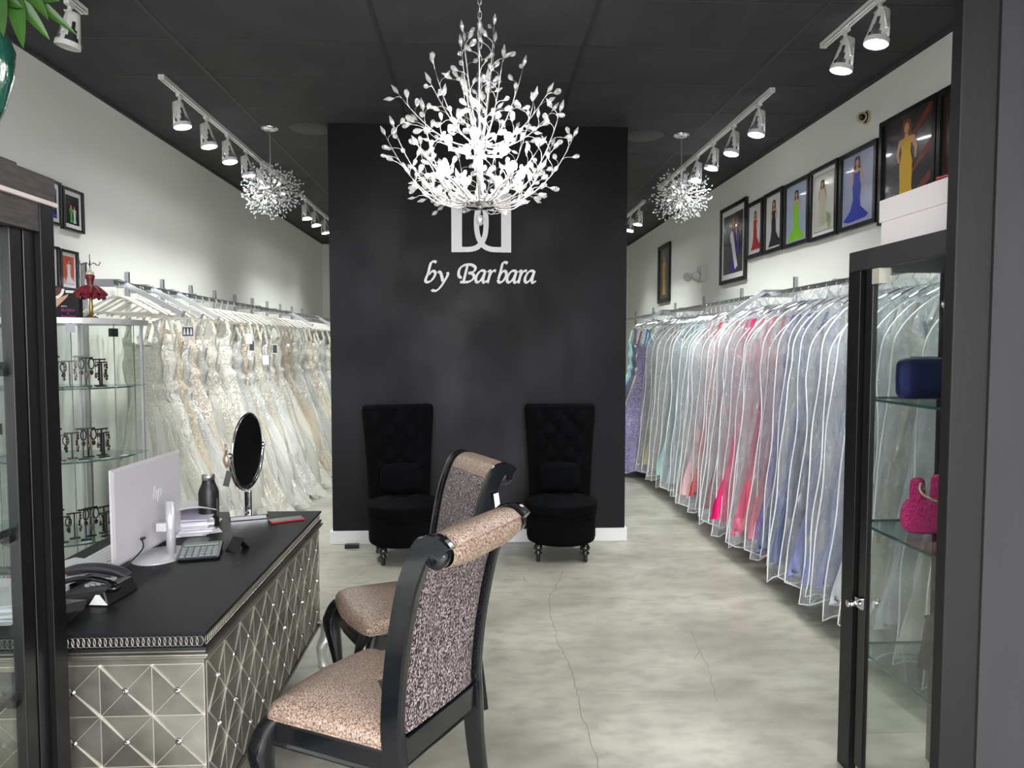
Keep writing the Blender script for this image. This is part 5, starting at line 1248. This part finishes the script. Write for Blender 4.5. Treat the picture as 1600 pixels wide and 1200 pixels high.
# earring / necklace T-stands
EAR = mat('dark_jewellery', (40, 36, 42), .25, .6); ROSE = mat('rose_jewellery', (120, 84, 70), .25, .7)
def t_stand(seed, style):
    rnd = random.Random(seed); t = thing('jewellery_stand', '', 'jewellery stand', (0, 0, 0))
    MB().box((-.024, -.014, 0), (.024, .014, .005)).box((-.003, -.003, .005), (.003, .003, .112)).box((-.036, -.004, .108), (.036, .004, .114)).build('stand', BLACKP, t)
    jm = MB()
    for s in (-1, 1):
        x = s * .026
        if style == 0: jm.tube([(x + .014 * math.cos(a), -.006, .088 + .020 * math.sin(a)) for a in [2 * PI * i / 12 for i in range(12)]], .0032, 5, closed=True).ball((x, -.006, .055), .010, 6, 5)
        elif style == 1:
            for k in range(6): jm.ball((x + rnd.uniform(-.004, .004), -.006, .10 - k * .013), .0068, 6, 5)
        else:
            jm.tube([(x, -.006, .108), (x - .004, -.006, .08), (x + .003, -.006, .05)], .0018, 4).ball((x, -.006, .045), .010, 7, 5, sc3=(.7, .5, 1.3)).ball((x, -.006, .085), .006, 6, 5)
    jm.build('earrings', EAR if style != 2 else ROSE, t)
    return t
protos = [t_stand(i, i % 3) for i in range(3)]
used_p = [False] * 3
CARD = mat('white_card', (222, 222, 220), .6)
rows = {1.377: 'top', .992: 'middle', .557: 'lowest'}
for z, nm in rows.items():
    for i in range(12):
        a = -2.40 + i * .19; r = GTR - .085 - (.07 if i % 2 else 0)
        p = protos[i % 3]
        if used_p[i % 3]: p = copy_tree(p)
        else: used_p[i % 3] = True
        p.location = (GTX + r * math.cos(a), GTY + r * math.sin(a), z); p.rotation_euler.z = a + PI / 2 + .2 * math.sin(i * 2.1); p.scale = (1, 1, 1.35 + .16 * math.sin(i * 1.7))
        tag(p, f'black earring stand, {ordn(i)} from left on the glass tower {nm} shelf', 'jewellery stand', 'earring stands in the glass tower')
    for i in range(6):
        a = -2.0 + i * .36; r = GTR - .035
        o = MB().box((-.028, -.016, 0), (.028, .016, .0015)).build('earring_card', CARD, loc=(GTX + r * math.cos(a), GTY + r * math.sin(a), z)); o.rotation_euler.z = a + PI / 2 + .3
        tag(o, f'flat white card, {ordn(i)} from left on the glass tower {nm} shelf', 'card', 'white cards in the glass tower')
# things on the tower: printed carton and dressed jewellery mannequin
pb_ = thing('lingerie_carton', 'black carton with a bare-shouldered woman printed on it on the glass tower', 'box', (-2.225, 4.0, 1.745), 0)
MB().box((-.125, 0, 0), (.088, .035, .158)).build('carton', mat('gloss_black_card', (22, 18, 22), .3), pb_)
pr_ = MB()
def poly(mb, pts, y, mi): mb.mi = mi; n = len(pts); mb.add([(x, y, z) for x, z in pts], [tuple(range(n))[::-1]])
poly(pr_, [(-.125, .0), (-.125, .11), (-.10, .135), (-.055, .09), (.02, .125), (.035, .132), (.028, .115), (-.03, .060), (-.045, .04), (-.04, 0)], -.0006, 0)
poly(pr_, [(-.125, .004), (-.125, .03), (-.10, .034), (-.085, .05), (-.06, .056), (-.05, .03), (-.065, .01)], -.0012, 1)
poly(pr_, [(.02, .138), (.082, .134), (.082, .148), (.02, .152)], -.0012, 2)
circ = [(-.04 + .055 * math.cos(a), .158 + .055 * math.sin(a)) for a in [PI + PI * i / 14 for i in range(15)]] + [(-.04 + .040 * math.cos(a), .158 + .040 * math.sin(a)) for a in [2 * PI - PI * i / 14 for i in range(15)]]
for i in range(14): poly(pr_, [circ[i], circ[i + 1], circ[28 - i], circ[29 - i]], -.0016, 2)
poly(pr_, [(-.078, .158), (-.002, .158), (-.01, .13), (-.04, .118), (-.07, .13)], -.0013, 3)
pr_.build('printed_figure', [mat('print_skin', (206, 160, 130), .4), mat('print_black', (14, 12, 14), .4), mat('print_white', (232, 230, 228), .4), mat('print_auburn', (96, 52, 40), .4)], pb_)
MAG = mat('print_magenta', (170, 60, 140), .4)
text_obj('Backless', .022, MAG, (.028, -.0012, .045), (PI / 2, 0, 0), 'print_text', pb_, shear=.35)
text_obj('&', .016, MAG, (.028, -.0012, .029), (PI / 2, 0, 0), 'print_text', pb_, shear=.35)
text_obj('Strapless', .022, MAG, (.028, -.0012, .012), (PI / 2, 0, 0), 'print_text', pb_, shear=.35)
text_obj('fashion', .011, mat('print_white'), (.01, -.0012, .066), (PI / 2, 0, 0), 'print_text', pb_)
dl = thing('jewellery_mannequin', 'miniature jewellery mannequin in a crimson tutu with a wire tree on top', 'figurine', (-2.085, 4.02, 1.745))
BRS = mat('aged_brass', (150, 122, 72), .35, .7)
MB().lathe([(0, 0), (.034, 0), (.036, .006), (.02, .016), (.009, .03), (.011, .06), (.008, .09), (.007, .13)], seg=18).build('pedestal', BRS, dl)
def tutu(u, v):
    a = 2 * PI * u; r = .015 + .062 * v ** .8 * (1 + .13 * math.cos(11 * a) * v + .08 * math.sin(17 * a + 2) * v); return (r * math.cos(a), r * math.sin(a), .182 - .055 * v ** 1.5 + .008 * math.cos(11 * a) * v)
CRM = mat('crimson_tulle', (88, 8, 24), .6, mix=((134, 24, 46), (60, 60, 60), .4, .6), sheen=.3)
MB().grid(tutu, 66, 8, True, True).grid(lambda u, v: (lambda p: (p[0] * .9, p[1] * .9, p[2] - .018))(tutu(1 - u, v)), 66, 8, True, True).build('tutu', CRM, dl)
MB().lathe([(.016, .175), (.014, .19), (.020, .215), (.024, .228), (.018, .236)], seg=20).build('bodice', mat('dark_crimson_satin', (96, 10, 26), .35), dl)
MB().lathe([(.018, .235), (.022, .245), (.016, .252), (.006, .256), (.006, .270)], seg=16).build('shoulders', mat('cream_bust', (214, 200, 170), .5), dl)
wt = MB().tube([(0, 0, .265), (0, 0, .345)], .002, 5)
for i in range(6):
    a = i * PI / 3; c_, s_ = math.cos(a), math.sin(a)
    wt.tube(smooth_path([(0, 0, .285), (.02 * c_, .02 * s_, .300), (.042 * c_, .042 * s_, .288), (.056 * c_, .056 * s_, .298), (.052 * c_, .052 * s_, .306)], 4), .0014, 5)
wt.build('wire_tree', mat('dark_bronze_wire', (64, 52, 40), .4, .7), dl)

# ------------------------------------------------------------------ framed photographs of gowns
def figure(mb, W, H, cx, base, h, dress, style, mats_i):
    """flat printed figure in picture coordinates (x right, z up); mats_i: skin, hair, dress"""
    sk, hr, dr = mats_i; w = h * .13
    def P(pts, mi): mb.mi = mi; mb.add([(cx + x * h * 1.85, 0, base + z * h) for x, z in pts], [tuple(range(len(pts)))[::-1]])
    mb_y = 0
    P([(-.045, .93), (-.04, .985), (0, 1.0), (.04, .985), (.05, .90), (.055, .78), (.03, .76), (-.03, .76), (-.055, .80)], hr)
    P([(-.02, .80), (-.075, .79), (-.10, .66), (-.085, .55), (-.065, .55), (-.07, .65), (-.055, .72), (.055, .72), (.08, .65), (.085, .54), (.10, .54), (.11, .66), (.08, .79), (.02, .80), (.015, .84), (-.015, .84)], sk)
    P([(-.026, .875), (-.022, .93), (0, .955), (.022, .93), (.026, .875), (.014, .845), (-.014, .845)], sk)
    if style == 'mermaid': P([(-.055, .76), (0, .745), (.055, .76), (.045, .63), (.07, .52), (.055, .34), (.07, .20), (.20, .04), (.15, .0), (-.12, -.02), (-.22, .02), (-.10, .16), (-.055, .34), (-.07, .52), (-.045, .63)], dr)
    elif style == 'column': P([(-.055, .79), (.055, .79), (.045, .63), (.065, .52), (.06, .25), (.09, 0), (-.08, 0), (-.055, .25), (-.065, .52), (-.045, .63)], dr)
    elif style == 'train': P([(-.055, .76), (.055, .76), (.045, .63), (.065, .52), (.07, .30), (.15, .13), (.27, .05), (.22, -.02), (-.15, -.02), (-.09, .15), (-.06, .34), (-.065, .52), (-.045, .63)], dr)
def picture(y0, y1, z0, z1, side, label, bg, matte, figs, frame_w=.028, extra=None, xw=None):
    """framed print flat on a side wall; side +1 right wall (faces -x), -1 left wall"""
    W, H = y1 - y0, z1 - z0; x = (XR if side > 0 else XL)
    t = thing('framed_photo', label, 'picture', (x, y0 if side < 0 else y1, z0), (PI / 2 if side < 0 else -PI / 2), 'framed gown photographs')
    # local: x right across the picture, -y out of the wall
    th = .03; f = frame_w
    MB().box((0, -th, 0), (W, 0, f)).box((0, -th, H - f), (W, 0, H)).box((0, -th, f), (f, 0, H - f)).box((W - f, -th, f), (W, 0, H - f)).build('frame', BLACK_FRAME, t, bevel=.002)
    if matte: MB().box((f, -.014, f), (W - f, -.012, H - f)).build('mat_board', PAPER, t)
    m_ = matte; a, b = f + m_, f + m_
    pm = MB(); pm.add([(a, 0, b), (W - a, 0, b), (W - a, 0, H - b), (a, 0, H - b)], [(0, 1, 2, 3)])
    p = pm.build('print', mat('print_' + '_'.join(str(c) for c in bg), bg, .25, coat=.5), t); p.location.y = -.0155 if matte else -.013
    for k, (fx, fb, fh, dcol, st, hair) in enumerate(figs):
        q = MB(); figure(q, W, H, fx * W, b + fb * (H - 2 * b), fh * (H - 2 * b), None, st, (0, 1, 2))
        q.v = [(x_, -i_ * .00002, z_) for i_, (x_, y_, z_) in enumerate(q.v)]
        o = q.build('printed_figure', [mat('figure_skin', (204, 152, 124), .35), mat('hair_%d' % hair[0], hair, .4), mat('figdress_' + '_'.join(str(c) for c in dcol), dcol, .4)], p)
        o.location.y = -.0008 - k * .0006
    if extra: extra(t, W, H)
    return t
DK = (40, 26, 22); BD = (150, 110, 60)
def sash(t, W, H):
    MB().add([(W * .40, 0, H * .62), (W * .50, 0, H * .66), (W * .70, 0, H * .20), (W * .60, 0, H * .16)], [(0, 1, 2, 3)]).build('printed_sash', mat('print_white'), t).location.y = -.0185
def swirl(t, W, H):
    q = MB()
    for (a, b, c) in (((.30, .55), (.55, .75), (.90, .95)), ((.5, .35), (.7, .55), (.93, .62)), ((.55, .15), (.75, .3), (.93, .35))):
        pts = bez((a[0] * W, 0, a[1] * H), (b[0] * W, 0, b[1] * H - .03), (c[0] * W, 0, c[1] * H), 8)
        q.add([(p.x, 0, p.z - .012 - .02 * i / 8) for i, p in enumerate(pts)] + [(p.x, 0, p.z + .012 + .02 * i / 8) for i, p in enumerate(pts)], [(i, i + 1, i + 10, i + 9) for i in range(8)])
    q.build('printed_drapery', mat('print_rust', (112, 46, 34), .4), t).location.y = -.0136
def gate_leaf(t, W, H):
    q = MB()
    for k in range(9):
        a = -1.0 + k * .32; c = (W * .62, H * .22); q.add([(c[0], 0, c[1]), (c[0] + .055 * math.cos(a - .09), 0, c[1] + .055 * math.sin(a - .09)), (c[0] + .075 * math.cos(a), 0, c[1] + .075 * math.sin(a)), (c[0] + .055 * math.cos(a + .09), 0, c[1] + .055 * math.sin(a + .09))], [(0, 1, 2, 3)])
    q.build('printed_palm_leaf', mat('print_leaf_green', (140, 150, 96), .5), t).location.y = -.0175
    MB().box((.06, -.0165, .06), (W - .06, -.0162, .063)).box((.06, -.0165, H - .063), (W - .06, -.0162, H - .06)).box((.06, -.0165, .06), (.063, -.0162, H - .06)).box((W - .063, -.0165, .06), (W - .06, -.0162, H - .06)).build('printed_border', mat('print_black'), t)
picture(9.70, 10.33, 2.20, 3.0, 1, 'narrow framed photo of a gold gown, farthest on the right wall', (52, 46, 42), 0, [(.5, .08, .8, (196, 150, 60), 'column', BD)], .05)
picture(6.92, 7.66, 2.24, 3.03, 1, 'framed photo of a woman with a white sash in a blue gown', (44, 44, 50), .055, [(.52, .02, .92, (58, 44, 140), 'column', BD), (.70, .30, .55, (58, 44, 140), 'column', (90, 60, 40))], .04, sash)
picture(6.51, 6.90, 2.42, 2.945, 1, 'small framed photo of a red gown on the right wall', (228, 226, 228), 0, [(.5, .10, .78, (176, 18, 34), 'train', DK)], .038)
picture(6.08, 6.48, 2.415, 2.95, 1, 'small framed photo of a black gown with long sleeves', (228, 228, 228), 0, [(.5, .06, .85, (26, 26, 28), 'train', DK)], .036)
picture(5.59, 6.05, 2.41, 2.94, 1, 'framed photo of a lime green mermaid gown', (176, 190, 214), 0, [(.48, .05, .85, (130, 208, 24), 'mermaid', DK)], .032)
picture(5.14, 5.57, 2.40, 2.945, 1, 'framed photo of a cream gown with a palm leaf', (222, 224, 212), .03, [(.44, .10, .80, (196, 192, 164), 'column', (74, 50, 32))], .03, gate_leaf)
picture(4.63, 5.11, 2.40, 2.94, 1, 'framed photo of a royal blue gown with a flared hem', (168, 176, 206), 0, [(.46, .06, .90, (28, 50, 176), 'mermaid', (70, 42, 30))], .032)
picture(4.02, 4.60, 2.37, 3.02, 1, 'large framed photo of a yellow gown above the white box', (46, 40, 42), 0, [(.48, .02, .95, (222, 178, 30), 'column', (120, 70, 40))], .034, swirl)
picture(3.50, 4.01, 2.37, 3.02, 1, 'large dark framed photo half hidden behind the charcoal jamb', (58, 40, 40), 0, [(.6, .02, .9, (130, 60, 40), 'column', DK)], .034)
picture(4.75, 4.99, 2.34, 2.61, -1, 'small framed photo of figures in green and white on the left wall', (20, 20, 24), .028, [(.42, .05, .62, (60, 160, 70), 'column', (220, 120, 30)), (.58, .05, .60, (214, 214, 220), 'column', DK)], .016)
picture(4.49, 4.735, 2.35, 2.62, -1, 'small framed photo of a blue and white gown partly behind the cabinet header', (16, 20, 40), .026, [(.5, .05, .85, (40, 60, 220), 'train', BD)], .016)
picture(4.70, 4.905, 1.955, 2.21, -1, 'small framed photo of a seated woman in a white gown against red', (186, 82, 62), .022, [(.5, .05, .85, (206, 202, 210), 'train', (60, 26, 18))], .016)
picture(4.46, 4.69, 1.955, 2.215, -1, 'small framed photo next to the red one, mostly behind the black post', (60, 66, 96), .026, [(.6, .05, .8, (190, 190, 200), 'column', DK)], .016)
picture(3.98, 4.22, 1.70, 1.96, -1, 'small framed photo on the left wall seen through the cabinet glass, lower row', (60, 70, 90), .04, [(.5, .05, .8, (180, 150, 90), 'column', DK)], .016)
picture(3.94, 4.18, 2.02, 2.30, -1, 'small framed photo on the left wall seen through the cabinet glass, upper row', (70, 130, 190), .02, [(.5, .05, .8, (220, 190, 110), 'column', DK)], .016)

# ------------------------------------------------------------------ small wall fittings
cm_ = thing('security_camera', 'small beige dome camera high on the right wall beside the yellow gown photo', 'security camera', (XR, 4.80, 3.12))
Mc = Matrix.Rotation(-PI / 2, 4, 'Y')
MB().lathe([(0, 0), (.045, 0), (.047, .008), (.035, .012)], seg=24, M=Mc).build('wall_plate', mat('beige_plastic', (196, 184, 152), .4), cm_)
MB().ball((-.045, -.012, -.003), .034, 16, 12).build('eyeball', mat('beige_plastic'), cm_)
MB().lathe([(0, .03), (.018, .030), (.020, .036), (.010, .038), (.0, .037)], seg=18, M=Matrix.Translation((-.045, -.012, -.003)) @ align((-.45, -1, -.25))).build('lens', mat('lens_black', (24, 14, 12), .1), cm_)
el = thing('emergency_light', 'white twin-head emergency light on the right wall', 'emergency light', (XR, 8.3, 2.40))
MB().box((-.06, -.12, -.07), (0, .06, .11)).build('housing', mat('pale_grey_plastic', (206, 206, 204), .5), el, bevel=.01)
for y, z in ((-.17, .0), (.15, .02)):
    MB().tube([(-.06, y * .5, .02), (-.11, y, z)], .012, 8).lathe([(.0, -.01), (.03, 0), (.055, .05), (.055, .062), (.0, .058)], seg=20, M=Matrix.Translation((-.11, y, z)) @ align((-.7, -.6, -.35))).build('lamp_head', mat('pale_grey_plastic'), el)
